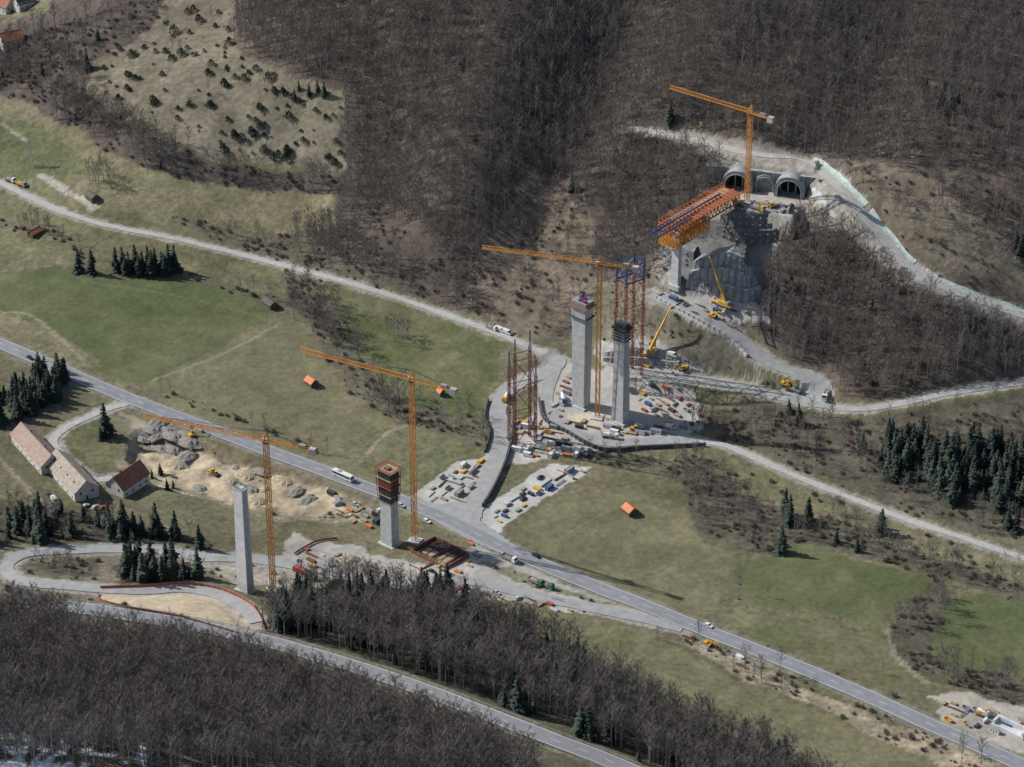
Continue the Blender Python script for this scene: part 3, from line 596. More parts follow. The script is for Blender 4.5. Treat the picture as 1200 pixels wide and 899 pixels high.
# ------------------------------------------------------------------ tower cranes
def tower_crane(bu, bv, tv, tip, ctip, label, bz=None, tilt=0):
    b = g1(bu, bv) if bz is None else PZ(bu, bv, bz)
    zt = ztop(b[1], tv); H = zt-b[2]
    tp = PZ(tip[0], tip[1], zt+1); ct = PZ(ctip[0], ctip[1], zt+1)
    rz = atan2(tp[1]-b[1], tp[0]-b[0]); L = hypot(tp[1]-b[1], tp[0]-b[0]); Lc = min(hypot(ct[1]-b[1], ct[0]-b[0]), 26)
    o = root('tower_crane', b, rz, label, 'crane')
    m = MB(); m.box(-3,-3,-1.5,3,3,.5); m.build('base', conc, o)
    m = MB(); h = .95
    for sx_ in (-h, h):
        for sy_ in (-h, h): m.bar((sx_,sy_,.5), (sx_,sy_,H), .28)
    ns = int(H/2.8); st = (H-.5)/ns
    cr = [(-h,-h),(h,-h),(h,h),(-h,h)]
    for i in range(ns):
        z0 = .5+i*st
        for k_ in range(4):
            a, c_ = cr[k_], cr[(k_+1)%4]
            if i % 2: a, c_ = c_, a
            m.bar((*a, z0), (*c_, z0+st), .15); m.bar((*a, z0+st), (*c_, z0+st), .13)
    m.build('mast', yel, o)
    m = MB(); m.cyl((0,0,H), (0,0,H+.8), 1.5, 1.5, 12); m.build('slewing_ring', dark, o)
    m = MB(); ap = (-.5,0,H+6)
    for sy_ in (-.9,.9):
        m.bar((1,sy_,H+.8), ap, .3); m.bar((-1.2,sy_,H+.8), ap, .3)
    m.bar((1,-.9,H+3.5), (1,.9,H+3.5), .15); m.build('tower_head', yel, o)
    m = MB(); z0 = H+1.0; n_ = int(L/2.4); s_ = L/n_
    for sy_ in (-.75,.75): m.bar((0,sy_,z0), (L,sy_,z0), .26)
    m.bar((0,0,z0+1.6), (L,0,z0+1.6), .3)
    for i in range(n_):
        xa, xb = i*s_, (i+1)*s_
        for sy_ in (-.75,.75): m.bar((xa,sy_,z0), (xa+s_/2,0,z0+1.6), .14); m.bar((xa+s_/2,0,z0+1.6), (xb,sy_,z0), .14)
        m.bar((xa,-.75,z0), (xb,.75,z0), .12)
    m.build('jib', yel, o)
    m = MB()
    for sy_ in (-.9,.9): m.bar((0,sy_,z0), (-Lc,sy_,z0), .4)
    n_ = int(Lc/2.2)
    for i in range(n_+1): m.bar((-i*Lc/n_,-.9,z0), (-i*Lc/n_,.9,z0), .16)
    for sy_ in (-.9,.9):
        m.bar((-1,sy_,z0+1.2), (-Lc,sy_,z0+1.2), .1)
        for i in range(1, n_+1): m.bar((-i*Lc/n_,sy_,z0), (-i*Lc/n_,sy_,z0+1.2), .09)
    m.build('counter_jib', yel, o)
    m = MB()
    for i in range(3): m.box(-Lc+.3+i*1.0,-1.2,z0-2.0,-Lc+1.2+i*1.0,1.2,z0+.9)
    m.build('counterweight', conc, o)
    m = MB(); m.box(-Lc+5,-.8,z0+.2,-Lc+8,.8,z0+1.8); m.build('hoist_winch', grey, o)
    m = MB()
    m.bar(ap, (L*.42,0,z0+1.6), .14); m.bar(ap, (L*.8,0,z0+1.6), .14); m.bar(ap, (-Lc+2,.8,z0+.2), .14); m.bar(ap, (-Lc+2,-.8,z0+.2), .14); m.build('tie_bar', dark, o)
    m = MB(); m.box(.6,-2.6,H-1.6,2.6,-1.1,H+.7); cb = m.build('cab', white, o); m = MB(); m.box(2.6,-2.5,H-1.2,2.66,-1.2,H+.4); m.box(.8,-2.66,H-1.0,2.4,-2.6,H+.3); m.build('window', glass, cb)
    m = MB(); tx = L*.6; m.box(tx-1,-.9,z0-.45,tx+1,.9,z0-.15); m.build('trolley', dark, o)
    m = MB(); m.bar((tx-.3,0,z0-.4), (tx,0,z0-14), .07); m.bar((tx+.3,0,z0-.4), (tx,0,z0-14), .07); m.build('hoist_rope', dark, o)
    m = MB(); m.box(tx-.4,-.25,z0-15.4,tx+.4,.25,z0-14); m.cyl((tx,0,z0-16.2), (tx,0,z0-15.4), .15, .25, 6); m.build('hook_block', yel2, o)
    return o
tower_crane(875,236,134, (785,103), (907,140), 'tall yellow tower crane standing in front of the tunnel mouths', bz=FLOOR)
tower_crane(700,489,311, (565,291), (750,313), 'yellow tower crane between the two tallest piers', )
tower_crane(486,634,447, (353,411), (537,457), 'yellow tower crane behind the pier topped with red formwork')
tower_crane(320,690,519, (168,488), (375,521), 'yellow tower crane beside the slender pale pier at lower left')
# ------------------------------------------------------------------ piers
AXA = R(50)
def rail(m, hx, hy, z, t=.1):
    for zz in (.6, 1.2):
        for a, b in (((-hx,-hy),(hx,-hy)),((hx,-hy),(hx,hy)),((hx,hy),(-hx,hy)),((-hx,hy),(-hx,-hy))): m.bar((*a,z+zz), (*b,z+zz), t)
    for i in range(7):
        f = -1+2*i/6
        for a in ((f*hx,-hy),(f*hx,hy),(-hx,f*hy),(hx,f*hy)): m.bar((*a,z), (*a,z+1.2), t)
def pier(bu, bv, tv, hb, ht, label, top):
    b = g1(bu, bv); H = ztop(b[1], tv)-b[2]
    o = root('bridge_pier', b, AXA, label, 'bridge pier')
    Hs = H-(16 if top == 'form' else 4 if top == 'plat' else 5 if top == 'tall' else 0)
    m = MB(); ns = int(Hs/4)
    for i in range(ns):
        f0, f1 = i/ns, (i+1)/ns; a = [hb[k]+(ht[k]-hb[k])*f0 for k in (0,1)]; c_ = [hb[k]+(ht[k]-hb[k])*f1 for k in (0,1)]
        m.frus(a, f0*Hs-(2 if i == 0 else 0), c_, f1*Hs-.14); m.frus([q_-.12 for q_ in c_], f1*Hs-.14, [q_-.12 for q_ in c_], f1*Hs)
    m.build('shaft', concl if top == 'bare' else conc, o)
    m = MB(); m.frus((hb[0]+1.2, hb[1]+1.2), -2, (hb[0]+1.2, hb[1]+1.2), .6); m.build('footing', conc, o)
    for sy_ in (-1,1):
        m = MB(); y_ = sy_*(hb[1]+.0); m.add([(-hb[0]*.3,y_,1),(hb[0]*.3,y_,1),(ht[0]*.3,sy_*ht[1],Hs-1),(-ht[0]*.3,sy_*ht[1],Hs-1),(-hb[0]*.3,y_+sy_*.25,1),(hb[0]*.3,y_+sy_*.25,1),(ht[0]*.3,sy_*(ht[1]+.25),Hs-1),(-ht[0]*.3,sy_*(ht[1]+.25),Hs-1)], [(0,1,2,3),(4,5,6,7),(0,1,5,4),(1,2,6,5),(2,3,7,6),(3,0,4,7)])
        m.build('pilaster', conc, o)
    if top == 'bare':
        m = MB(); m.frus((ht[0]+.25, ht[1]+.25), Hs, (ht[0]+.25, ht[1]+.25), Hs+.6); m.build('pier_cap', conc, o); m = MB(); rail(m, ht[0], ht[1], Hs+.6); m.build('guard_rail', dark, o)
    if top in ('plat', 'tall'):
        m = MB(); m.frus((ht[0]+1.3, ht[1]+1.3), Hs, (ht[0]+1.3, ht[1]+1.3), Hs+.35); m.build('working_platform', wood if top == 'tall' else dark, o)
        m = MB(); m.frus((ht[0], ht[1]), Hs+.35, (ht[0]+.3, ht[1]+.3), Hs+2.8); m.build('formwork', dark if top == 'plat' else grey, o)
        m = MB(); rail(m, ht[0]+1.2, ht[1]+1.2, Hs+.35, .14); m.build('guard_rail', redp if top == 'tall' else dark, o)
        m = MB(); m.frus((ht[0]+1.0, ht[1]+1.0), Hs-6, (ht[0]+1.0, ht[1]+1.0), Hs-5.8)
        for sx_ in (-1,1):
            for sy_ in (-1,1): m.bar((sx_*(ht[0]+.9),sy_*(ht[1]+.9),Hs-6), (sx_*(ht[0]+.9),sy_*(ht[1]+.9),Hs), .15)
        if top == 'plat':
            for zz in (-4.5,-3,-1.5): m.frus((ht[0]+.7, ht[1]+.7), Hs+zz, (ht[0]+.7, ht[1]+.7), Hs+zz+.5)
        m.build('hanging_scaffold', dark, o)
        if top == 'tall':
            m = MB()
            for sx_, hh in ((-2,4),(1.5,5.5),(2.6,3)): m.bar((sx_,sx_*.6,Hs+2.4), (sx_,sx_*.6,Hs+hh+1), .5)
            m.box(-2.2,-1,Hs+2.82,2.2,1,Hs+3.8); m.build('jack_frame', blue, o)
            m = MB(); m.box(-2.4,-3.2,Hs+2.82,-.6,-1.4,Hs+4); m.box(.8,1.6,Hs+2.82,2.2,3,Hs+4.4); m.build('bearing_jack', redp, o)
    if top == 'form':
        for lv, (z0, z1, mt, ex, nm_) in enumerate(((Hs-2, Hs+1.6, dark, .5, 'trailing_platform'), (Hs+2.4, Hs+6.2, dark, .7, 'climbing_formwork'), (Hs+7, Hs+10.6, rust, .8, 'climbing_formwork'), (Hs+11.4, Hs+14.6, dark, .9, 'climbing_formwork'))):
            m = MB(); m.frus((ht[0]+ex-.3, ht[1]+ex-.3), z0, (ht[0]+ex-.3, ht[1]+ex-.3), z1)
            for i in range(7):
                f = -1+2*i/6
                for s_ in (-1,1): m.bar((f*(ht[0]+ex+.2), s_*(ht[1]+ex+.2), z0), (f*(ht[0]+ex+.2), s_*(ht[1]+ex+.2), z1+.6), .22); m.bar((s_*(ht[0]+ex+.2), f*(ht[1]+ex+.2), z0), (s_*(ht[0]+ex+.2), f*(ht[1]+ex+.2), z1+.6), .22)
            m.build(nm_, mt, o); m = MB(); m.frus((ht[0]+ex+.6, ht[1]+ex+.6), z1+.05, (ht[0]+ex+.6, ht[1]+ex+.6), z1+.25); m.build('working_platform', wood if lv != 1 else redp, o)
        m = MB(); rail(m, ht[0]+1.4, ht[1]+1.4, Hs+14.9, .16); m.build('guard_rail', redp, o)
        m = MB(); m.box(-1.6,-1.2,Hs+14.86,1.0,1.4,Hs+15.8); m.build('rebar_starter', rust, o)
    return o
pier(288,692,573, (2.2,3.2), (1.7,2.6), 'slender pale concrete bridge pier with plain square top at lower left', 'bare')
pier(457,637,547, (2.6,3.5), (2.4,3.3), 'short concrete pier topped with dark and red climbing formwork', 'form')
pier(681,475,347, (2.6,3.6), (3.1,4.3), 'tallest wide concrete pier with red and blue gear on top', 'tall')
pier(727,493,376, (2.8,3.6), (2.1,2.8), 'tapering concrete pier with dark platform collar right of the central crane', 'plat')
pier(792,334,272, (1.4,2.2), (1.4,2.2), 'short grey pier carrying the nose of the orange deck truss', 'bare')
# ------------------------------------------------------------------ lattice towers
def ltower(bu, bv, tv, hx, hy, label, head, tops=(0,0,0,0), hb=True, yaw=AXA, rm=None):
    rm = rm or red
    b = g1(bu, bv); H = ztop(b[1], tv)-b[2]; o = root('support_tower', b, yaw, label, 'support tower')
    cr = [(-hx,-hy),(hx,-hy),(hx,hy),(-hx,hy)]; Hb = H-head; ns = max(int(Hb/13), 1); st = Hb/ns
    for kq_, c_ in enumerate(cr):
        m = MB(); w_ = .5; Ht = Hb+tops[kq_]
        for i in (-1,1):
            for j in (-1,1): m.bar((c_[0]+i*w_, c_[1]+j*w_, -1), (c_[0]+i*w_, c_[1]+j*w_, Ht), .2)
        kq = int(Ht/2.5)
        for i in range(kq):
            z0 = i*Ht/kq; z1 = (i+1)*Ht/kq; s_ = 1 if i % 2 else -1
            for (a1, a2) in (((-w_*s_,-w_),(w_*s_,-w_)),((-w_*s_,w_),(w_*s_,w_)),((-w_,-w_*s_),(-w_,w_*s_)),((w_,-w_*s_),(w_,w_*s_))): m.bar((c_[0]+a1[0], c_[1]+a1[1], z0), (c_[0]+a2[0], c_[1]+a2[1], z1), .11)
        m.build('lattice_leg', rm, o)
        m = MB(); m.bar((*c_, Ht), (*c_, Ht+head), .7 if hb else .5); m.build('jack_post', blue, o)
    m = MB(); m2 = MB()
    for i in range(ns+1):
        z0 = i*st
        for k_ in range(4): a, c_ = cr[k_], cr[(k_+1)%4]; m.bar((*a, z0), (*c_, z0), .28)
        if i < ns:
            for k_ in range(4): a, c_ = cr[k_], cr[(k_+1)%4]; m2.bar((*a, z0), (*c_, z0+st), .18); m2.bar((*c_, z0), (*a, z0+st), .18)
    m.build('horizontal_brace', rm, o); m2.build('cross_brace', rm, o)
    if hb:
        m = MB()
        for zz in (Hb+.4, H-2.6):
            for k_ in range(4):
                a, c_ = cr[k_], cr[(k_+1)%4]; m.bar((*a, zz), (*c_, zz), .4)
        m.build('head_beam', blue, o)
        m = MB()
        for k_ in range(4):
            a, c_ = cr[k_], cr[(k_+1)%4]; m.bar((*a, Hb+.6), (*c_, H-2.8), .26); m.bar((*c_, Hb+.6), (*a, H-2.8), .26)
        m.build('head_bracing', blue, o)
    m = MB()
    for c_ in cr: m.box(c_[0]-1.5, c_[1]-1.5, -1.5, c_[0]+1.5, c_[1]+1.5, .3)
    m.build('footing', conc, o)
ltower(612,518,400, 5.6, 3.4, 'dark red braced support tower with tall thin posts beside the site road', 8, (4,-10,3,-6), False, R(25), redd)
ltower(736,440,302, 5.4, 4.0, 'tall red lattice support tower with blue head behind the central piers', 12, (0,0,0,0), True, R(35))
# ------------------------------------------------------------------ deck truss
zB = ztop(g1(792,334)[1], 270)+3.6
eA = PZ(860,220,zB+1); eB = PZ(784,266,zB); dr = eA-eB; LT = hypot(dr[0], dr[1]); az = atan2(dr[1], dr[0])
o = root('deck_truss', eB, az, 'long orange steel deck truss reaching from the tunnels over the short pier', 'bridge truss')
HW = 5.4
for y_ in (-HW, 0, HW):
    m = MB(); m.bar((-2,y_,0), (LT,y_,0), .7); m.bar((0,y_,-4.5), (LT,y_,-4.5), .6); k_ = int(LT/3)
    for i in range(k_): m.bar((i*3,y_,-4.5), (i*3+1.5,y_,0), .3); m.bar((i*3+1.5,y_,0), (i*3+3,y_,-4.5), .3)
    m.build('main_girder', orng, o)
m = MB(); xx = 0
while xx < LT:
    m.bar((xx,-HW-1.6,.75), (xx,HW+1.6,.75), .4); xx += 3.1
m.build('cross_beams', orng, o)
for y0, y1, mt in ((-HW+.5,-.6,rust),(.6,HW-.5,wood)):
    m = MB(); m.box(6,y0,.3,LT-2,y1,.48); m.build('deck_panel', mt, o)
m = MB(); y_ = HW*.1; m.bar((-15,y_,1.7), (LT*.8,y_,1.7), .7); m.bar((-12,y_,3.2), (LT*.4,y_,3.2), .3)
for i in range(int((LT*.4+12)/3)): m.bar((-12+i*3,y_,1.7), (-10.5+i*3,y_,3.2), .2); m.bar((-10.5+i*3,y_,3.2), (-9+i*3,y_,1.7), .2)
m.build('launching_girder', blue, o)
for y_ in (-HW*.75,): 
    m = MB(); m.bar((-15,y_,1.3), (LT*.25,y_,1.3), .6); m.bar((-10,y_,2.6), (LT*.15,y_,2.6), .25)
    for i in range(6): m.bar((-10+i*3,y_,1.3), (-8.5+i*3,y_,2.6), .2); m.bar((-8.5+i*3,y_,2.6), (-7+i*3,y_,1.3), .2)
    m.build('launching_nose', blue, o)
m = MB(); m.bar((-14.5,-HW*.8,1.5), (-14.5,HW*.2,1.5), .6); m.bar((-8,-HW*.8,1.5), (-8,HW*.2,1.5), .6); m.bar((-14,-HW*.7,1.5), (-8,HW*.1,1.5), .3); m.build('nose_bracing', blue, o)
m = MB(); zl = -10.5
for i in range(12):
    x_ = -1+i*2.6
    for y_ in (-HW,-HW/2,0,HW/2,HW):
        if i < 11: m.bar((x_,y_,zl), (x_+2.6,y_,-4.5), .2); m.bar((x_,y_,-4.5), (x_+2.6,y_,zl), .2); m.bar((x_,y_,zl), (x_+2.6,y_,zl), .3)
        m.bar((x_,y_,zl), (x_,y_,-4.5), .26)
    for j in range(4):
        ya = -HW+j*HW/2; m.bar((x_,ya,zl), (x_,ya+HW/2,-4.5), .2); m.bar((x_,ya,-4.5), (x_,ya+HW/2,zl), .2)
    m.bar((x_,-HW,zl), (x_,HW,zl), .3)
m.build('hanging_falsework', yel, o)
m = MB(); m.box(-1,-HW,zl-.35,12,HW,zl-.18); m.build('falsework_floor', wood, o)
m = MB()
for s_ in (-1,1):
    y_ = s_*(HW+1.6); m.bar((0,y_,2), (LT,y_,2), .14); m.bar((0,y_,1.4), (LT,y_,1.4), .1)
    for i in range(int(LT/3.1)): m.bar((i*3.1,y_,.8), (i*3.1,y_,2), .14)
m.build('guard_rail', orng, o)
# ------------------------------------------------------------------ tunnel portals + retaining walls
azp = atan2(ax[1], ax[0])
def portal(sx0, r_, label, th=2.0, fwd=6.2, blind=False):
    b = np.array([pA[0]+ax[0]*sx0-nb[0]*fwd, pA[1]+ax[1]*sx0-nb[1]*fwd, FLOOR]); o = root('tunnel_portal', b, azp, label, 'tunnel portal')
    hc = 3.4; K_ = 20; arc = [(-r_,-.3),(-r_,hc)]+[(-r_*cos(pi*i/K_), hc+r_*sin(pi*i/K_)) for i in range(1, K_)]+[(r_,hc),(r_,-.3)]; q_ = (r_+th)/r_
    outl = [(x_*q_, hc+(z_-hc)*q_ if z_ > hc else z_) for x_, z_ in arc]; k_ = len(arc)
    m = MB(); Vv = [(x_,0,z_) for x_, z_ in arc]+[(x_,0,z_) for x_, z_ in outl]+[(x_,11.,z_) for x_, z_ in outl]
    m.add(Vv, [(i, i+1, k_+i+1, k_+i) for i in range(k_-1)]+[(k_+i, k_+i+1, 2*k_+i+1, 2*k_+i) for i in range(k_-1)]); m.build('portal_hood', shot, o)
    m = MB(); ro_ = [(x_*1.08, hc+(z_-hc)*1.08 if z_ > hc else z_) for x_, z_ in arc]
    Vv = [(x_,-.4,z_) for x_, z_ in arc]+[(x_,-.4,z_) for x_, z_ in ro_]+[(x_,.02,z_) for x_, z_ in ro_]+[(x_,.4,z_) for x_, z_ in arc]
    m.add(Vv, [(i, i+1, k_+i+1, k_+i) for i in range(k_-1)]+[(k_+i, k_+i+1, 2*k_+i+1, 2*k_+i) for i in range(k_-1)]+[(i, i+1, 3*k_+i+1, 3*k_+i) for i in range(k_-1)]); m.build('arch_ring', conc, o)
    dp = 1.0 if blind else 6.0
    m = MB(); Vv = [(x_,.4,z_) for x_, z_ in arc]+[(x_*.97,dp,z_) for x_, z_ in arc]; m.add(Vv, [(i, i+1, k_+i+1, k_+i) for i in range(k_-1)]+[tuple(range(k_, 2*k_))]); m.build('infill_panel' if blind else 'bore', shot if blind else bore_dark, o)  # open mouths are shallow recesses, painted near-black for the unlit depth
portal(9.0, 6.1, 'left tunnel mouth under the far construction track')
portal(AL-9.5, 6.0, 'right tunnel mouth under the far construction track')
portal(9.0+(AL-18.5)/2, 4.2, 'blind grey concrete arch between the two tunnel mouths', 1.2, 2.0, True)
def wallseg(nm_, s0, s1, h, label, t=6.5, off=.15):
    o = root(nm_, (pA[0]+ax[0]*s0+nb[0]*off, pA[1]+ax[1]*s0+nb[1]*off, FLOOR), azp, label, 'retaining wall'); L_ = s1-s0
    m = MB(); m.box(0,0,-1,L_,t,h); m.build('wall', shot, o); m = MB(); m.box(-.1,-.25,h+.002,L_+.1,.4,h+.3); m.build('coping', conc, o)
    m = MB(); i = 1
    while i*4 < L_: m.box(i*4-.3,-.5,-.5,i*4+.3,-.01,h-.2); i += 1
    m.build('buttress', conc, o)
wallseg('retaining_wall', -9, AL+7, 9.8, 'long grey ribbed retaining wall behind the tunnel mouths')
def slopewall(name, px, hs, batter, label, m_=shot, tiers=2, tw=1.6, grid=False):
    q = smooth_line(px, k=4); P = resample(G(q[:,0], q[:,1]), 2.0); T_ = np.gradient(P[:,:2], axis=0); T_ /= np.linalg.norm(T_, axis=1)[:,None]; Nn = np.c_[-T_[:,1], T_[:,0]]
    Nn = np.where((Nn[:,1] < 0)[:,None], -Nn, Nn)
    c0 = P[len(P)//2].copy(); o = root(name, c0, 0, label, 'retaining wall'); k_ = len(P); hh = np.interp(np.linspace(0,1,k_), np.linspace(0,1,len(hs)), hs)
    rowd = []
    for t_ in range(tiers): rowd += [(t_/tiers, t_*tw), ((t_+1)/tiers, t_*tw)]
    V = []
    for f, st_ in rowd:
        for i in range(k_): V.append((P[i,0]+Nn[i,0]*(batter*f*hh[i]+st_)-c0[0], P[i,1]+Nn[i,1]*(batter*f*hh[i]+st_)-c0[1], P[i,2]+(hh[i]*f if f > 0 else -1.5)-c0[2]))
    for i in range(k_): V.append((P[i,0]+Nn[i,0]*(batter*hh[i]+7+tiers*tw)-c0[0], P[i,1]+Nn[i,1]*(batter*hh[i]+7+tiers*tw)-c0[1], P[i,2]+hh[i]-.3-c0[2]))
    mb = MB(); mb.add(V, [(j*k_+i, j*k_+i+1, (j+1)*k_+i+1, (j+1)*k_+i) for j in range(len(rowd)) for i in range(k_-1)]); mb.build('wall_face', m_, o)
    mb = MB()
    def pt(i, f, out):
        t_ = min(int(f*tiers), tiers-1); st_ = t_*tw
        return np.array((P[i,0]+Nn[i,0]*(batter*f*hh[i]+st_-out)-c0[0], P[i,1]+Nn[i,1]*(batter*f*hh[i]+st_-out)-c0[1], P[i,2]+hh[i]*f-c0[2]))
    for i in range(1, k_-1):
        for t_ in range(tiers):
            for g_ in (.25, .7):
                if i % 2: continue
                x_, y_, z_ = pt(i, (t_+g_)/tiers, .12); mb.box(x_-.35,y_-.25,z_-.35,x_+.35,y_+.25,z_+.35)
    mb.build('anchor_heads', conc, o)
    if grid:
        mb = MB()
        for i in range(1, k_-1, 2):
            for t_ in range(tiers): mb.bar(pt(i, t_/tiers+.004, .1), pt(i, (t_+1)/tiers-.004, .1), .22)
        mb.build('ribs', concd, o)
slopewall('retaining_wall', [(803,338),(825,345),(850,352),(876,355),(893,344)], [12,19,23,21,12], .22, 'big stepped shotcrete retaining wall behind the mobile crane', tiers=3, tw=2.2, grid=True)
slopewall('retaining_wall', [(770,300),(790,306),(812,308)], [5,8,5], .4, 'small shotcrete wall just behind the short grey pier', tiers=1)
slopewall('retaining_wall', [(706,424),(735,428),(770,432),(800,434),(818,438)], [4,8,9,7,3], .35, 'long low retaining wall behind the central piers', tiers=2, tw=1.2, grid=True)
slopewall('retaining_wall', [(838,276),(858,284),(882,288),(908,284),(922,268)], [10,15,16,14,9], .3, 'dark rock faced wall below the tunnel forecourt', m_=mat('rock', (.16,.155,.148), .95, .45, .4, bump=.5), tiers=2, tw=1.8)
Pt = ROADS['tunnel'][0]; ut, vt = proj(Pt[:,0], Pt[:,1], Pt[:,2])
for lo_, hi_, w_, lb in ((938,1008,3.4,'pale green sheeting on the bank above the curve of tunnel track'),(1008,1070,3.0,'pale green sheeting on the bank beside the descending tunnel track'),(1074,1230,2.6,'long strip of green grey sheeting at far right of the tunnel track')):
    s_ = (ut > lo_) & (ut < hi_) & (vt > 180); strip('slope_cover', Pt[s_], w_, .3, netm, off=2.9+w_/2, wobble=.7, label=lb, cat='sheeting')
drape('slope_cover', [(952,214),(966,227),(984,256),(978,262),(960,245),(950,230)], .4, mat('pale_sheet', (.46,.48,.46), .85, .4, .3), 'white sheeting on the slope right of the right tunnel', 'sheeting', step=.9)
# ------------------------------------------------------------------ excavation with sheet piles
b = g1(516,650); o = root('excavation_pit', b, pang(22,10), 'dark timbered excavation pit right of the formwork topped pier', 'excavation pit')
m = MB(); m.box(-11,-8,-.6,11,8,.12); m.build('pit_floor', mat('dark_earth', (.06,.05,.042), .95, .3, .4), o)  # pit floor slab in dark brown, just above ground level
m = MB()
for x0_, y0_, x1_, y1_ in ((-11,-8,11,-7.6),(-11,7.6,11,8),(-11,-7.59,-10.6,7.59),(10.6,-7.59,11,7.59)): m.box(x0_, y0_, -.8, x1_, y1_, 1.9)
m.build('sheet_piles', rust, o)
m = MB()
for i in range(5): m.bar((-8+i*4,-7.5,1.2), (-8+i*4,7.5,1.2), .3)
m.build('struts', rust, o)
m = MB(); m.box(-7,-5,.121,-1,0,1.0); m.box(2,-4,.121,8,3,.8); m.build('foundation_formwork', wood, o)
# ------------------------------------------------------------------ fences / barriers / low walls
def fence(px, h, m_, label, name='barrier_fence', post=3.0, solid=True, lift=0, thick=0, cat='fence'):
    q = smooth_line(px); P = resample(G(q[:,0], q[:,1]), post); c0 = P[0].copy(); o = root(name, c0, 0, label, cat)
    mb = MB(); mp = MB()
    for i, p in enumerate(P): z_ = float(hgt(p[0], p[1]))-c0[2]+lift; P[i,2] = z_; mp.bar((p[0]-c0[0], p[1]-c0[1], z_-.4), (p[0]-c0[0], p[1]-c0[1], z_+h+.1), .14 if not thick else thick*1.3)
    for a, b in zip(P[:-1], P[1:]):
        a3 = np.array((a[0]-c0[0], a[1]-c0[1], a[2])); b3 = np.array((b[0]-c0[0], b[1]-c0[1], b[2]))
        if thick:
            n_ = np.cross(b3-a3, (0,0,1)); n_ = n_/np.linalg.norm(n_)*thick/2
            mb.add([a3-n_-(0,0,.8), a3+n_-(0,0,.8), b3+n_-(0,0,.8), b3-n_-(0,0,.8), a3-n_+(0,0,h), a3+n_+(0,0,h), b3+n_+(0,0,h), b3-n_+(0,0,h)], [(0,3,2,1),(4,5,6,7),(0,1,5,4),(1,2,6,5),(2,3,7,6),(3,0,4,7)])
        elif solid: mb.add([a3+(0,0,.15), b3+(0,0,.15), b3+(0,0,h), a3+(0,0,h)], [(0,1,2,3)])
        else: mb.bar(a3+(0,0,h), b3+(0,0,h), .15)
    mb.build('wall_face' if thick else 'netting' if solid else 'rail', m_, o); pp = mp.build('posts', m_ if thick else dark if solid else grey, o); pp['kind'] = 'stuff'
netr = mat('red_netting', (.50,.13,.07), .7, .3)
fence([(118,690),(170,688),(215,685),(258,692),(290,706),(304,722),(310,738)], 1.6, netr, 'orange red safety netting around the outside of the hairpin')
fence([(115,696),(118,704),(150,713),(215,725),(280,744)], 1.3, netr, 'orange red safety netting below the sandy bank')
fence([(345,650),(370,636),(395,632)], 1.3, netr, 'short red safety netting by the lower left crane')
dwl = mat('dark_wall', (.10,.10,.10), .9, .4, .4)
fence([(601,498),(600,515),(595,535),(587,556),(575,580),(566,594)], 2.2, dwl, 'dark low retaining wall along the right edge of the site road', 'low_wall', 3, True, 0, .8, 'wall')
fence([(632,470),(638,492),(665,508),(705,528),(755,526),(800,524),(826,523)], 2.0, dwl, 'dark low retaining wall curving below the central piers', 'low_wall', 3, True, 0, .8, 'wall')
fence([(572,470),(568,490),(574,508),(568,530)], 1.6, dwl, 'short dark wall on the left edge of the site road bend', 'low_wall', 3, True, 0, .7, 'wall')
fence([(770,350),(800,366),(830,382),(855,398),(875,418)], 1.6, conc, 'pale concrete edge wall along the zigzag track', 'low_wall', 3, True, 0, .7, 'wall')
def offset_px(key, off, a=0, b=None):
    P, w = ROADS[key]; P = P[a:b]; T_ = np.gradient(P[:,:2], axis=0); T_ /= np.linalg.norm(T_, axis=1)[:,None]; Q = P.copy(); Q[:,0] -= T_[:,1]*off; Q[:,1] += T_[:,0]*off
    return [proj(x_, y_, z_) for x_, y_, z_ in Q[::6]]
fence(offset_px('near', 5.0), .8, grey, 'steel guard rail along far side of the near curved road', 'guard_rail_fence', 4, False, .2)
fence(offset_px('near', -5.0), .8, grey, 'steel guard rail along near side of the near curved road', 'guard_rail_fence', 4, False, .2)
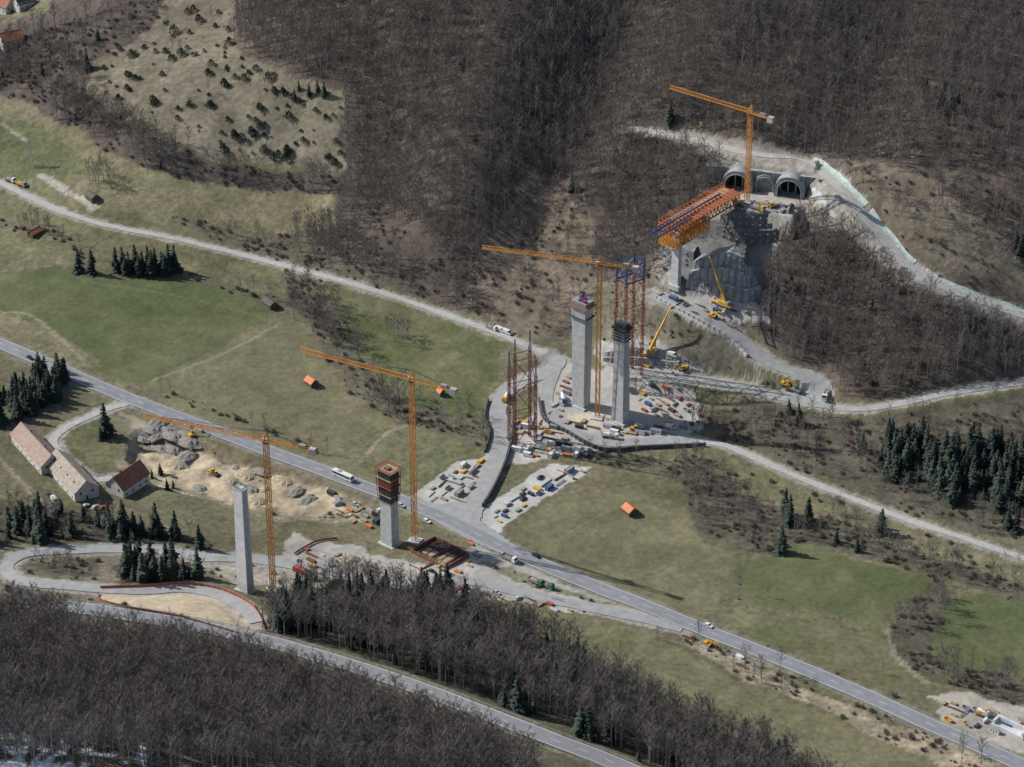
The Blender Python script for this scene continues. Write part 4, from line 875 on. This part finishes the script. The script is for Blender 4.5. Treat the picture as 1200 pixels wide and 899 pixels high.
# ------------------------------------------------------------------ buildings
rtile = mat('brown_roof_tiles', (.36,.25,.205), .85, .3, .7); rtile2 = mat('tan_roof_tiles', (.37,.305,.245), .85, .35, .7); rred = mat('red_roof_tiles', (.32,.12,.08), .8, .35, .6); ror = mat('orange_roof', (.60,.19,.07), .7, .2, .8)
plaster = mat('plaster', (.58,.56,.50), .85, .2, .5); timber = mat('dark_timber', (.13,.09,.065), .85, .35, 1.2); rdark = mat('dark_roof', (.11,.095,.085), .85, .35, .8)
def house(u, v, rz, L, Wd, hw_, hr, wm, rm, label, nw=4, chim=1, cat='house', name='farmhouse', extra=None):
    p = g1(u, v); o = root(name, (p[0], p[1], p[2]), rz, label, cat); l, w = L/2, Wd/2
    m = MB(); m.extx([(-w,-1.5),(w,-1.5),(w,hw_),(0,hw_+hr),(-w,hw_)], -l, l); m.build('wall', wm, o)
    ov = .5; k_ = hr/w; m = MB()
    for s_ in (-1,1): m.extx([(0,hw_+hr+.06),(s_*(w+ov),hw_-ov*k_+.06),(s_*(w+ov),hw_-ov*k_+.32),(0,hw_+hr+.34)], -l-ov, l+ov)
    rf = m.build('roof', rm, o); m = MB(); m.bar((-l-ov,0,hw_+hr+.36), (l+ov,0,hw_+hr+.36), .3); m.build('ridge', rm, rf)
    for i in range(chim):
        m = MB(); x_ = -l*.4+i*l*.9; m.box(x_-.4,.3,hw_+hr*.7,x_+.4,1.1,hw_+hr+1.3); m.build('chimney', concd, rf)
    for s_ in (-1,1):
        for i in range(nw):
            x_ = -l+(i+.5)*L/nw
            for zz in ([1.0] if hw_ < 4.5 else [1.0, 3.7]):
                m = MB(); m.box(x_-.6,s_*w-.04,zz,x_+.6,s_*w+.04,zz+1.4); f_ = m.build('window', white, o); m = MB(); m.box(x_-.5,s_*w-.07,zz+.1,x_+.5,s_*w+.07,zz+1.3); m.build('pane', glass, f_)
    m = MB(); m.box(l-.02,-.6,-.2,l+.07,.6,2.1); m.build('door', timber, o)
    if nw:
        for s_ in (-1,1):
            for yy in (-w*.5, w*.5):
                m = MB(); m.box(s_*l-.06,yy-.5,hw_-1.6,s_*l+.06,yy+.5,hw_-.3); m.build('window', glass, o)
    if extra == 'dormers':
        for i in range(4):
            x_ = -l*.7+i*l*.45; m = MB(); m.box(x_-.5,-w*.55-.4,hw_+hr*.45,x_+.5,-w*.55+.5,hw_+hr*.45+.5); m.build('roof_light', glass, rf)
    return o
house(44,534, pang(38,31), 36, 11.5, 4.8, 4.6, plaster, rtile, 'long farm building with brown tiled roof at far left', 7, 2)
house(85,566, pang(38,31), 34, 12.5, 5.0, 5.0, plaster, rtile2, 'farm building with weathered tan tiled roof and roof windows', 6, 0, extra='dormers')
house(150,571, pang(38,-28), 19, 11, 5.0, 5.2, plaster, rred, 'white farmhouse with red tiled roof beside the driveway', 4, 1)
house(62,600, pang(20,16), 7, 4, 2.3, 1.2, timber, rdark, 'low dark shed in front of the farm buildings', 0, 0, 'shed', 'shed')
for u, v, a, L_, label in ((365,451,(10,6),5.5,'small orange roofed field barn alone on the central meadow'),(738,601,(10,8),6,'small orange roofed field barn on the meadow below the site'),(517,463,(6,6),3.5,'tiny orange roofed hut on the meadow left of the site road')):
    house(u, v, pang(*a), L_, L_*.8, 2.4, 1.6, timber, ror, label, 0, 0, 'barn', 'field_barn')
for u, v, a, L_, label in ((41,275,(10,-6),7,'small reddish brown shed on the left meadow'),(316,358,(12,8),8,'dark low shed at the edge of the green meadow'),(108,233,(10,6),7,'low dark shed at the end of the upper left track')):
    house(u, v, pang(*a), L_, 4.5, 2.2, 1.3, timber, rdark if L_ != 7 or u > 100 else rred, label, 0, 0, 'shed', 'shed')
house(13,52, pang(14,-4), 13, 9, 4.5, 3.8, plaster, ror, 'house with bright orange roof at top left', 3, 1)
house(6,12, pang(14,6), 12, 9, 4.5, 3.5, plaster, rred, 'house with dull red roof in the top left corner', 3, 1)
house(28,9, pang(14,-6), 11, 8, 4.5, 3.5, plaster, rdark, 'house with dark roof right of the corner house', 3, 1)
b = g1(37,196); o = root('power_pylon', b, R(20), 'thin grey lattice power pylon on the upper left meadow', 'pylon'); m = MB(); H = 17
for s1 in (-1,1):
    for s2 in (-1,1): m.bar((s1*1.2,s2*1.2,-.5), (s1*.2,s2*.2,H), .16)
for i in range(8):
    z0, z1 = i*H/8, (i+1)*H/8; a, c_ = 1.2-z0/H, 1.2-z1/H
    for s_ in (-1,1): m.bar((-a,s_*a,z0), (c_,s_*c_,z1), .1); m.bar((s_*a,a,z0), (s_*c_,-c_,z1), .1)
m.build('mast', grey, o)
for zz in (12.5, 15):
    m = MB(); m.bar((-3.4,0,zz), (3.4,0,zz), .2); m.bar((-3.4,0,zz), (0,0,zz+1), .12); m.bar((3.4,0,zz), (0,0,zz+1), .12); m.build('cross_arm', grey, o)
# ------------------------------------------------------------------ site things
CM = {'white':white,'blue':mat('blue_paint',(.07,.13,.28),.5,.2),'yellow':yel2,'red':redp,'green':green,'grey':grey,'dark':dark,'orange':mat('orange_paint',(.55,.19,.06),.5,.2),'rusty':rust,'timber':wood,'silver':mat('silver_paint',(.45,.46,.47),.35,.1),'pale':conc,'black':mat('black_paint',(.03,.03,.035),.3,.1)}
def wheels(o, xs, w, r=.5, ww=.3):
    for x_ in xs:
        for s_ in (-1,1):
            m = MB(); m.cyl((x_,s_*(w-ww),r), (x_,s_*w,r), r, r, 12); wl = m.build('wheel', black, o); m = MB(); m.cyl((x_,s_*(w+.005),r), (x_,s_*(w+.03),r), r*.55, r*.5, 8); m.build('rim', CM['silver'], wl)
def K_container(c):
    o = root('site_container'); m = MB(); m.box(-3,-1.2,.12,3,1.2,2.6)
    for i in range(12):
        for s_ in (-1,1): x_ = -2.75+i*.5; m.box(x_-.12,s_*1.2-.06,.3,x_+.12,s_*1.2+.06,2.45)
    m.build('body', CM[c], o); m = MB()
    for sx_ in (-1,1):
        for sy_ in (-1,1): m.bar((sx_*3,sy_*1.22,0), (sx_*3,sy_*1.22,2.68), .18)
        for zz in (.1,2.62): m.bar((sx_*3,-1.22,zz), (sx_*3,1.22,zz), .12); m.bar((-3,sx_*1.24,zz), (3,sx_*1.24,zz), .12)
    m.build('frame', dark, o)
    for s_ in (-1,1): m = MB(); m.box(3.02,min(0,s_*1.1)+.02,.25,3.08,max(0,s_*1.1)-.02,2.45); m.build('door', CM[c], o)
    return o
def K_cabin(c):
    o = root('site_cabin'); m = MB(); m.box(-3,-1.25,.1,3,1.25,2.6); m.build('wall', CM[c], o); m = MB(); m.box(-3.1,-1.35,2.602,3.1,1.35,2.75); m.build('roof', grey, o)
    for x_ in (-1.8,1.6): m = MB(); m.box(x_-.5,-1.29,1,x_+.5,-1.24,1.9); m.build('window', glass, o)
    m = MB(); m.box(-.5,-1.3,.15,.4,-1.24,2.1); m.build('door', grey, o); return o
def K_panels(c):
    o = root('panel_stack')
    for i in range(4):
        m = MB(); d_ = (i*7 % 3-1)*.08; m.box(-2.2+d_,-1.1+d_,.15+i*.3,2.2+d_,1.1+d_,.34+i*.3); m.build('panel', CM[c], o)
    m = MB()
    for i in range(4):
        for x_ in (-1.6,1.6): m.box(x_-.1,-1.05,.02+i*.3,x_+.1,1.05,.145+i*.3)
    m.build('battens', wood, o); return o
def K_planks(c):
    o = root('timber_stack'); m = MB()
    for j in range(3):
        for i in range(6): m.box(-2.6+((i+j)%2)*.15,-1.05+i*.35,.15+j*.3,2.6-((i*j)%3)*.15,-.74+i*.35,.4+j*.3)
    m.build('boards', CM[c], o); m = MB()
    for x_ in (-1.8,0,1.8): m.box(x_-.1,-1.1,0,x_+.1,1.1,.145)
    m.build('bearers', dark, o); return o
def K_beams(c):
    o = root('steel_beam'); m = MB(); m.box(-5,-.25,.15,5,.25,.22); m.box(-5,-.04,.22,5,.04,.78); m.box(-5,-.25,.78,5,.25,.85); m.build('beam', CM[c], o); m = MB()
    for x_ in (-3.5,3.5): m.box(x_-.15,-.7,0,x_+.15,.7,.148)
    m.build('bearers', wood, o); return o
def K_bars(c):
    o = root('rebar_bundle'); m = MB()
    for i in range(9): m.bar((-4,-.9+i*.22,.25+(i%2)*.12), (4,-.9+i*.22+.05,.25+(i%2)*.12), .13)
    m.build('bars', CM[c], o); m = MB()
    for x_ in (-2.5,2.5): m.box(x_-.15,-1.1,0,x_+.15,1.1,.15)
    m.build('bearers', wood, o); return o
def K_skip(c):
    o = root('skip_bin'); m = MB(); a = [(-2.4,1.5),(-1.7,.1),(1.7,.1),(2.4,1.5)]
    m.add([(x_,y_,z_) for y_ in (-1,1) for x_, z_ in a]+[(x_*.95,y_*.93,z_+.08) for y_ in (-1,1) for x_, z_ in a], [(0,1,2,3),(4,7,6,5),(1,5,6,2),(0,4,5,1),(2,6,7,3),(8,11,10,9),(12,13,14,15),(9,10,14,13),(8,9,13,12),(10,11,15,14)])
    m.build('bin', CM[c], o); m = MB()
    for s_ in (-1,1): m.bar((-2.4,s_,1.55), (2.4,s_,1.55), .14)
    for s_ in (-1,1): m.bar((s_*2.4,-1,1.55), (s_*2.4,1,1.55), .14)
    m.build('rim', CM[c], o); return o
def K_car(c):
    o = root('car'); m = MB(); m.extr([(-2.15,.35),(2.15,.35),(2.2,.75),(1.2,.95),(-2.0,1.0),(-2.2,.8)], -.88, .88); m.build('body', CM[c], o)
    m = MB(); m.extr([(-1.85,.97),(1.1,.96),(.45,1.4),(-1.4,1.42)], -.78, .78); m.build('window', glass, o)
    m = MB(); m.extr([(-1.42,1.42),(.47,1.4),(.4,1.5),(-1.3,1.5)], -.76, .76); m.build('roof', CM[c], o); wheels(o, (-1.35,1.35), .9, .34, .22); return o
def K_van(c):
    o = root('van'); m = MB(); m.extr([(-2.7,.4),(2.7,.4),(2.75,1.1),(2.1,1.4),(1.5,2.3),(-2.65,2.35)], -1, 1); m.build('body', CM[c], o)
    m = MB(); m.extr([(2.06,1.46),(1.56,2.2),(1.64,2.24),(2.14,1.5)], -.88, .88); m.build('windscreen', glass, o)
    for s_ in (-1,1): m = MB(); m.extr([(.8,1.4),(1.85,1.4),(1.4,2.1),(.8,2.1)], s_*1.0-.02, s_*1.0+.02); m.build('window', glass, o)
    wheels(o, (-1.7,1.7), 1.02, .38, .24); return o
def K_lorry(c):
    o = root('lorry'); m = MB(); m.box(-4,-.6,.7,4,.6,1.0); m.build('chassis', dark, o); m = MB(); m.extr([(2.2,.7),(4.1,.7),(4.1,1.9),(3.8,3.1),(2.2,3.1)], -1.2, 1.2); cb = m.build('cab', CM[c], o)
    m = MB(); m.extr([(4.08,1.95),(3.82,2.95),(3.9,2.97),(4.16,1.95)], -1.05, 1.05); m.build('windscreen', glass, cb)
    m = MB(); m.box(-4.1,-1.25,1.05,1.9,1.25,1.25); m.box(-4.1,-1.25,1.25,1.9,-1.13,2.3); m.box(-4.1,1.13,1.25,1.9,1.25,2.3); m.box(1.75,-1.12,1.25,1.9,1.12,2.7); m.box(-4.1,-1.12,1.25,-3.98,1.12,2.2); m.build('tipper_body', CM['grey' if c != 'grey' else 'yellow'], o)
    m = MB(); m.frus((2.7,1.0), 1.26, (1.8,.5), 2.3); m.V = [(x_-1.1,y_,z_) for x_, y_, z_ in m.V]; m.build('load', mat('sand_load', (.42,.34,.22), .95, .3), o)
    wheels(o, (-3.0,-1.8,3.1), 1.2, .52, .35); return o
def K_mixer(c):
    o = root('concrete_mixer_lorry'); m = MB(); m.box(-4,-.6,.7,4,.6,1.0); m.build('chassis', dark, o); m = MB(); m.extr([(2.4,.7),(4.1,.7),(4.1,1.9),(3.8,3.0),(2.4,3.0)], -1.2, 1.2); m.build('cab', CM[c], o)
    m = MB(); m.cyl((1.9,0,2.0), (-.5,0,2.4), .8, 1.25, 14); m.cyl((-.5,0,2.4), (-3.6,0,3.0), 1.25, .5, 14); m.build('drum', white, o); m = MB(); m.bar((-3.7,0,2.9), (-4.5,0,1.6), .5); m.build('chute', grey, o); wheels(o, (-3,-1.8,3.1), 1.2, .52, .35); return o
def K_excavator(c):
    o = root('excavator')
    for s_ in (-1,1): m = MB(); m.extr([(-1.9,.3),(-1.6,0),(1.6,0),(1.9,.3),(1.9,.6),(1.6,.85),(-1.6,.85),(-1.9,.6)], s_*1.25-.28, s_*1.25+.28); m.build('track', dark, o)
    m = MB(); m.box(-2.0,-1.25,1.0,1.4,1.25,1.5); m.extr([(-2.1,1.5),(-.2,1.5),(-.2,2.3),(-2.0,2.2)], -1.25, 1.25); m.cyl((0,0,.6), (0,0,1.0), .8, .8, 10); m.build('upper_body', CM[c], o)
    m = MB(); m.box(0,.35,1.52,1.5,1.25,3.0); cb = m.build('cab', CM[c], o); m = MB(); m.box(1.5,.45,1.9,1.54,1.15,2.9); m.box(.2,1.25,1.9,1.3,1.29,2.85); m.build('window', glass, cb)
    m = MB(); m.bar((1.2,-.2,1.6), (3.2,-.2,4.6), .5, .45); m.bar((3.2,-.2,4.6), (5.6,-.2,4.3), .45, .35); m.build('boom', CM[c], o); m = MB(); m.bar((5.5,-.2,4.5), (6.6,-.2,1.6), .4, .3); m.build('arm', CM[c], o)
    m = MB(); m.extr([(6.6,1.7),(7.0,1.0),(6.6,.3),(5.7,.3),(5.9,1.0)], -.75, .35); m.build('bucket', dark, o); return o
def K_bus(c):
    o = root('coach'); m = MB(); m.extr([(-6,.4),(6,.4),(6.05,1.5),(5.8,3.2),(-6,3.2)], -1.27, 1.27); m.build('body', white, o)
    for s_ in (-1,1): m = MB(); m.box(-5.7,s_*1.28-.02,1.6,5.5,s_*1.28+.02,2.7); m.build('window', glass, o)
    m = MB(); m.extr([(6.02,1.5),(5.84,2.9),(5.92,2.92),(6.1,1.5)], -1.15, 1.15); m.build('windscreen', glass, o); m = MB(); m.box(-3,-.8,3.202,-1,.8,3.45); m.build('roof_unit', grey, o); wheels(o, (-3.8,3.9), 1.29, .5, .3); return o
def K_mobile(c):
    o = root('mobile_crane'); m = MB(); m.box(-6,-1.35,.8,6,1.35,1.6); m.build('carrier', CM[c], o); m = MB(); m.extr([(4.6,1.6),(6,1.6),(5.9,2.8),(4.8,2.9)], -1.3, .2); m.build('driving_cab', CM[c], o)
    m = MB(); m.box(-3.2,-1.3,1.9,1.4,1.3,3.0); m.cyl((-.5,0,1.6), (-.5,0,1.9), 1, 1, 12); m.build('superstructure', CM[c], o); m = MB(); m.box(-.2,-1.7,1.95,1.6,-1.32,3.6); m.build('crane_cab', white, o)
    m = MB(); m.box(-4.6,-1.3,1.9,-3.2,1.3,3.6); m.build('counterweight', grey, o)
    m = MB(); p = np.array((-2,0,3.0)); e = p+np.array((11,0,22.)); m.bar(p, p+(e-p)*.4, 1.05); m.bar(p+(e-p)*.4, p+(e-p)*.72, .8); m.bar(p+(e-p)*.72, e, .6); m.build('boom', CM[c], o)
    m = MB(); m.bar((1.0,0,2.6), tuple(p+(e-p)*.25), .4); m.build('lift_cylinder', grey, o)
    m = MB(); m.bar(tuple(e), (e[0]+.3,0,9), .09); m.box(e[0]-.1,-.3,8,e[0]+.7,.3,9); m.build('hook_block', dark, o)
    m = MB()
    for x_ in (-5,4):
        m.bar((x_,-3.3,1.1), (x_,3.3,1.1), .35)
        for s_ in (-1,1): m.bar((x_,s_*3.2,1.1), (x_,s_*3.2,.0), .3)
    m.build('outriggers', dark, o); wheels(o, (-4.3,-2.8,2,3.4,5), 1.36, .62, .4); return o
def K_pipes(c):
    o = root('pipe_stack')
    for j, row in enumerate((4,3,2)):
        for i in range(row): m = MB(); y_ = (i-(row-1)/2)*.72; m.cyl((-2.8,y_,.36+j*.62), (2.8,y_,.36+j*.62), .35, .35, 10); m.build('pipe', CM[c], o)
    return o
def K_loader(c):
    o = root('wheel_loader'); m = MB(); m.extr([(-2.8,.7),(-.2,.7),(-.2,1.7),(-2.7,1.9)], -.9, .9); m.box(-.1,-.5,.7,1.6,.5,1.2); m.build('body', CM[c], o); m = MB(); m.box(-.9,-.75,1.9,.5,.75,3.1); cb = m.build('cab', CM[c], o); m = MB(); m.box(.5,-.65,2.05,.54,.65,2.95); m.box(-.7,-.79,2.05,.35,.79,2.9); m.build('window', glass, cb)
    m = MB()
    for s_ in (-.45,.45): m.bar((.8,s_,1.4), (3.1,s_,.6), .25)
    m.build('lift_arm', CM[c], o); m = MB(); m.extr([(3.0,1.2),(3.0,.1),(4.2,.05),(3.4,.4)], -1.3, 1.3); m.build('bucket', dark, o); wheels(o, (-1.8,1.4), 1.25, .75, .5); return o
def K_spoil(c):
    o = root('spoil_heap'); m = MB(); rr = random.Random(5 if c == 'tan' else 9); k_ = 16; rings = []
    for j, (r_, z_) in enumerate(((4.6,-.5),(3.9,.3),(2.8,1.0),(1.5,1.5))): rings.append([(cos(2*pi*i/k_)*r_*rr.uniform(.75,1.2)*1.5, sin(2*pi*i/k_)*r_*rr.uniform(.75,1.2), z_+rr.uniform(-.2,.3)) for i in range(k_)])
    V = sum(rings, [])+[(0.6,0.3,1.8)]; m.add(V, [(j*k_+i, j*k_+(i+1)%k_, (j+1)*k_+(i+1)%k_, (j+1)*k_+i) for j in range(3) for i in range(k_)]+[(3*k_+i, 3*k_+(i+1)%k_, 4*k_) for i in range(k_)])
    m.build('heap', {'tan': mat('tan_spoil', (.40,.33,.225), .95, .35, .8, bump=.3), 'stone': mat('stone_spoil', (.27,.25,.215), .95, .4, 1.2, bump=.4)}[c], o); return o
KINDS = {'container':(K_container,'site container','container'),'cabin':(K_cabin,'site cabin','site cabin'),'panels':(K_panels,'formwork panel stack','panel stack'),'planks':(K_planks,'board stack','timber stack'),'beams':(K_beams,'steel beam','steel beam'),
'bars':(K_bars,'steel bar bundle','rebar'),'skip':(K_skip,'open skip','skip'),'car':(K_car,'car','car'),'van':(K_van,'van','van'),'lorry':(K_lorry,'tipper lorry','lorry'),'mixer':(K_mixer,'concrete mixer lorry','lorry'),'excavator':(K_excavator,'tracked excavator','excavator'),
'bus':(K_bus,'long coach','coach'),'mobile':(K_mobile,'mobile crane with raised boom','mobile crane'),'pipes':(K_pipes,'pipe pyramid','pipe stack'),'loader':(K_loader,'wheel loader','loader'),'spoil':(K_spoil,'spoil heap','spoil heap')}
PROTO = {}; REG = []
def put(kind, c, u, v, ang, zone, s=1.0, lift=0):
    p = g1(u, v); key = (kind, c); z = p[2]+lift
    if key not in PROTO:
        o = KINDS[kind][0](c); PROTO[key] = o; o.location = (p[0], p[1], z); o.rotation_euler = (0,0,ang); o.scale = (s,)*3
    else: o = copy_tree(PROTO[key], (p[0], p[1], z), ang, s)
    REG.append((o, kind, c, zone, u)); return o
def fill(poly, n_, zone, seed, kinds=None, mind=6.5, smin=.5, smax=.95, rows=True):
    rr = random.Random(seed); pts = []; P = np.array(poly, float); tries = 0
    kinds = kinds or [('container','white'),('container','blue'),('container','grey'),('panels','red'),('panels','yellow'),('panels','timber'),('panels','timber'),('planks','timber'),('planks','timber'),('planks','pale'),('bars','rusty'),('bars','rusty'),('bars','grey'),('skip','yellow'),('skip','grey'),('cabin','white'),('pipes','grey'),('van','white'),('car','silver'),('car','black'),('panels','orange'),('panels','dark'),('panels','grey'),('planks','rusty'),('beams','rusty'),('beams','grey'),('beams','red'),('beams','dark'),('beams','timber'),('container','dark')]
    base = {30:pang(20,4),31:pang(20,10),33:pang(20,4),34:pang(16,-12),35:pang(20,-12)}.get(seed, pang(20,8))
    gu = rr.uniform(0, 4)
    while len(pts) < n_ and tries < 3000:
        tries += 1; u = rr.uniform(*[f(P[:,0]) for f in (np.min, np.max)]); v = rr.uniform(*[f(P[:,1]) for f in (np.min, np.max)])
        if rows: v = round(v/6.5)*6.5+gu*.5+rr.uniform(-.7,.7)
        if not inpoly(np.array([u]), np.array([v]), poly)[0]: continue
        p = g1(u, v)
        if any(hypot(p[0]-a, p[1]-b_) < mind for a, b_ in OCC): continue
        pts.append(u); OCC.append((p[0], p[1])); k_, c = rr.choice(kinds); put(k_, c, u, v, base+rr.choice([0, 0, 0, pi/2])+rr.uniform(-.06,.06), zone, rr.uniform(smin,smax) if k_ not in ('car','van') else .95)
OCC = []
for u, v in ((288,692),(457,637),(681,475),(727,493),(700,489),(486,634),(320,690)):
    p = g1(u, v); OCC += [(p[0]+i, p[1]+j) for i in (-3,0,3) for j in (-3,0,3)]
for cu, cv in ((612,518),(736,440)):
    p = g1(cu, cv); OCC += [(p[0]+i, p[1]+j) for i in (-5,0,5) for j in (-4,0,4)]
p = g1(516,650); OCC += [(p[0]+i, p[1]+j) for i in (-9,-3,3,9) for j in (-8,-2,4,8)]
put('bus','white',402,561,pang(25,10),'driving on the main road left of the junction',1,.4)
put('car','black',35,421,pang(25,12),'on the main road at far left',1,.4); put('car','black',628,653,pang(-25,-12),'on the main road right of the junction',1,.45)
put('lorry','white',597,657,pang(25,11),'on the verge right of the junction'); put('car','white',830,735,pang(25,10),'on the main road at the lower right',1,.4); put('car','silver',470,594,pang(25,10),'waiting on the main road by the junction',1,.45)
put('car','white',500,612,pang(25,10),'just below the junction',1,.2)
put('lorry','white',12,213,pang(20,8),'on the upper lane at far left',.9,.3); put('lorry','grey',25,218,pang(20,8),'on the upper lane at far left',.9,.3)
put('van','white',586,388,pang(20,8),'on the upper lane above the site'); put('van','white',594,391,pang(20,8),'on the upper lane above the site'); put('lorry','white',576,386,pang(20,8),'on the upper lane above the site',.8)
put('mobile','yellow',846,358,pang(-14,-6),'in front of the big shotcrete wall'); put('mobile','yellow',766,414,pang(10,-2),'behind the tapering central pier',1.0)
put('excavator','yellow',836,372,pang(10,4),'on the shelf below the deck truss'); put('excavator','yellow',800,434,pang(-10,4),'below the long low retaining wall'); put('excavator','yellow',920,452,pang(10,3),'inside the switchback bend')
put('lorry','yellow',930,459,pang(-12,-4),'inside the switchback bend',1,.3); put('lorry','white',968,466,pang(-6,8),'at the outer edge of the switchback',1,.3)
put('lorry','yellow',888,246,pang(10,4),'on the tunnel forecourt'); put('excavator','yellow',905,243,pang(-10,2),'on the tunnel forecourt'); put('loader','yellow',745,505,pang(10,2),'beside the tapering central pier')
put('mixer','white',715,514,pang(14,1),'on the ring track below the central piers'); put('lorry','green',640,688,pang(20,8),'on the lower gravel track'); put('lorry','green',628,684,pang(20,8),'on the lower gravel track')
put('mixer','blue',660,470,pang(4,10),'left of the tallest pier'); put('mixer','yellow',594,468,pang(-6,8),'on the site road bend'); put('loader','yellow',250,556,pang(10,4),'on the sandy excavation'); put('excavator','yellow',225,512,pang(8,-4),'on the grey spoil above the excavation')
put('excavator','yellow',1150,838,pang(10,3),'at the small site in the lower right corner'); put('excavator','yellow',830,757,pang(10,4),'on the dirt strip below the main road')
put('container','red',358,674,pang(14,6),'beside the lower left crane'); put('container','red',351,671,pang(14,6),'beside the lower left crane'); put('container','dark',364,678,pang(14,6),'beside the lower left crane')
for u in (100,112,120): put('car',['red','silver','blue'][u%3],u,594+(u-100)*.1,pang(10,-6),'parked beside the farm')
put('car','black',58,582,pang(10,8),'parked in front of the long farm building'); put('van','white',64,588,pang(10,8),'parked in front of the long farm building')
ZN_ = [([(640,480),(668,490),(700,498),(770,498),(800,490),(812,500),(780,508),(720,510),(680,503),(650,490)],28,'around the central pier feet'),
([(745,447),(790,452),(812,475),(800,492),(755,485)],32,'right of the tapering central pier'),
([(660,440),(668,440),(664,470),(655,488),(648,478)],9,'left of the tallest pier'),
([(604,495),(632,488),(655,505),(700,532),(690,540),(640,538),(602,532)],36,'at the red tower foot'),
([(498,576),(535,548),(564,538),(560,562),(540,592),(505,590)],30,'in the yard left of the site road'),
([(575,598),(606,578),(652,548),(684,553),(648,572),(612,598),(580,616)],24,'on the pale pad right of the site road'),
([(385,575),(445,598),(442,622),(398,608)],20,'left of the formwork topped pier'),
([(478,632),(556,632),(562,660),(530,678),(480,664)],14,'around the timbered pit'),
([(350,640),(440,660),(440,676),(350,662)],12,'right of the lower left crane'),
([(530,688),(600,698),(690,716),(690,722),(590,706)],14,'along the lower gravel track'),
([(772,345),(800,352),(870,362),(878,370),(850,372),(800,364)],14,'below the deck truss'),
([(715,412),(760,400),(795,415),(815,432),(760,430)],14,'on the ledge behind the central piers'),
([(860,238),(938,240),(930,252),(868,246)],10,'on the tunnel forecourt'),
([(1095,820),(1200,842),(1196,866),(1112,848)],20,'at the lower right corner site'),
([(795,742),(840,758),(900,785),(895,792),(830,766)],8,'on the dirt strip')]
for i, (poly, n_, z_) in enumerate(ZN_): fill(poly, n_, z_, 30+i, mind=3.9)
fill([(150,498),(190,495),(232,515),(215,528),(170,528)], 10, 'above the sandy excavation', 77, [('spoil','stone')], 5.5, .6, 1.4, False)
fill([(200,520),(300,545),(330,560),(425,590),(330,600),(200,565)], 15, 'on the sandy excavation', 78, [('spoil','tan'),('spoil','tan'),('spoil','stone')], 7, .3, 1.2, False)
fill([(370,645),(430,660),(400,668),(360,655)], 2, 'near the lower left crane', 79, [('spoil','tan')], 7, rows=False)
grp = {}
for e in REG: grp.setdefault((e[1], e[2], e[3]), []).append(e)
ordn = ['leftmost','second','third','fourth','fifth','sixth','seventh','eighth','ninth','tenth','eleventh']
for (k_, c, z_), es in grp.items():
    es.sort(key=lambda e: e[4]); cw_ = {'tan':'tan','stone':'grey','timber':'brown','pale':'pale'}.get(c, c); base = '%s %s %s' % (cw_, KINDS[k_][1], z_)
    for i, (o, *_r) in enumerate(es):
        o['category'] = KINDS[k_][2]
        if len(es) == 1: o['label'] = base
        else:
            o['label'] = ('rightmost ' if i == len(es)-1 else ordn[0]+' ' if i == 0 else ordn[min(i, 10)]+' from left ')+base; o['group'] = '%ss %s' % (KINDS[k_][1], z_)
b = g1(1184,856); o = root('bridge_abutment', b, pang(20,9), 'pale concrete abutment block in the lower right corner', 'abutment')
m = MB(); m.box(-8,-2.4,-1,8,2.4,1.2); m.build('base_slab', concl, o); m = MB(); m.box(-8,1.2,1.202,8,2.4,3.6); m.build('back_wall', concl, o)
for s_ in (-1,1): m = MB(); m.box(s_*7.2-.5,-2.2,1.202,s_*7.2+.5,1.19,3.2); m.build('wing_wall', concl, o)
# ------------------------------------------------------------------ light
SD = np.array((-.95,.31)); el = R(40); azs = atan2(SD[0], SD[1])
sl = bpy.data.lights.new('sun', 'SUN'); sl.energy = 4.7; sl.angle = R(.5); sl.color = (1,.975,.935); so = bpy.data.objects.new('sun', sl); COL.objects.link(so)
from mathutils import Vector
sv = Vector((SD[0]*cos(el), SD[1]*cos(el), sin(el))); so.rotation_euler = sv.to_track_quat('Z', 'Y').to_euler()
wd = bpy.data.worlds.new('World'); sc.world = wd; wd.use_nodes = True; nt = wd.node_tree; bg = nt.nodes['Background']; sk = nt.nodes.new('ShaderNodeTexSky'); sk.sky_type = 'NISHITA'; sk.sun_disc = False; sk.sun_elevation = el; sk.sun_rotation = azs
nt.links.new(sk.outputs[0], bg.inputs['Color']); bg.inputs['Strength'].default_value = .105
sc.view_settings.view_transform = 'Standard'; sc.view_settings.look = 'None'; sc.view_settings.exposure = 0
print('objects', len(bpy.data.objects))
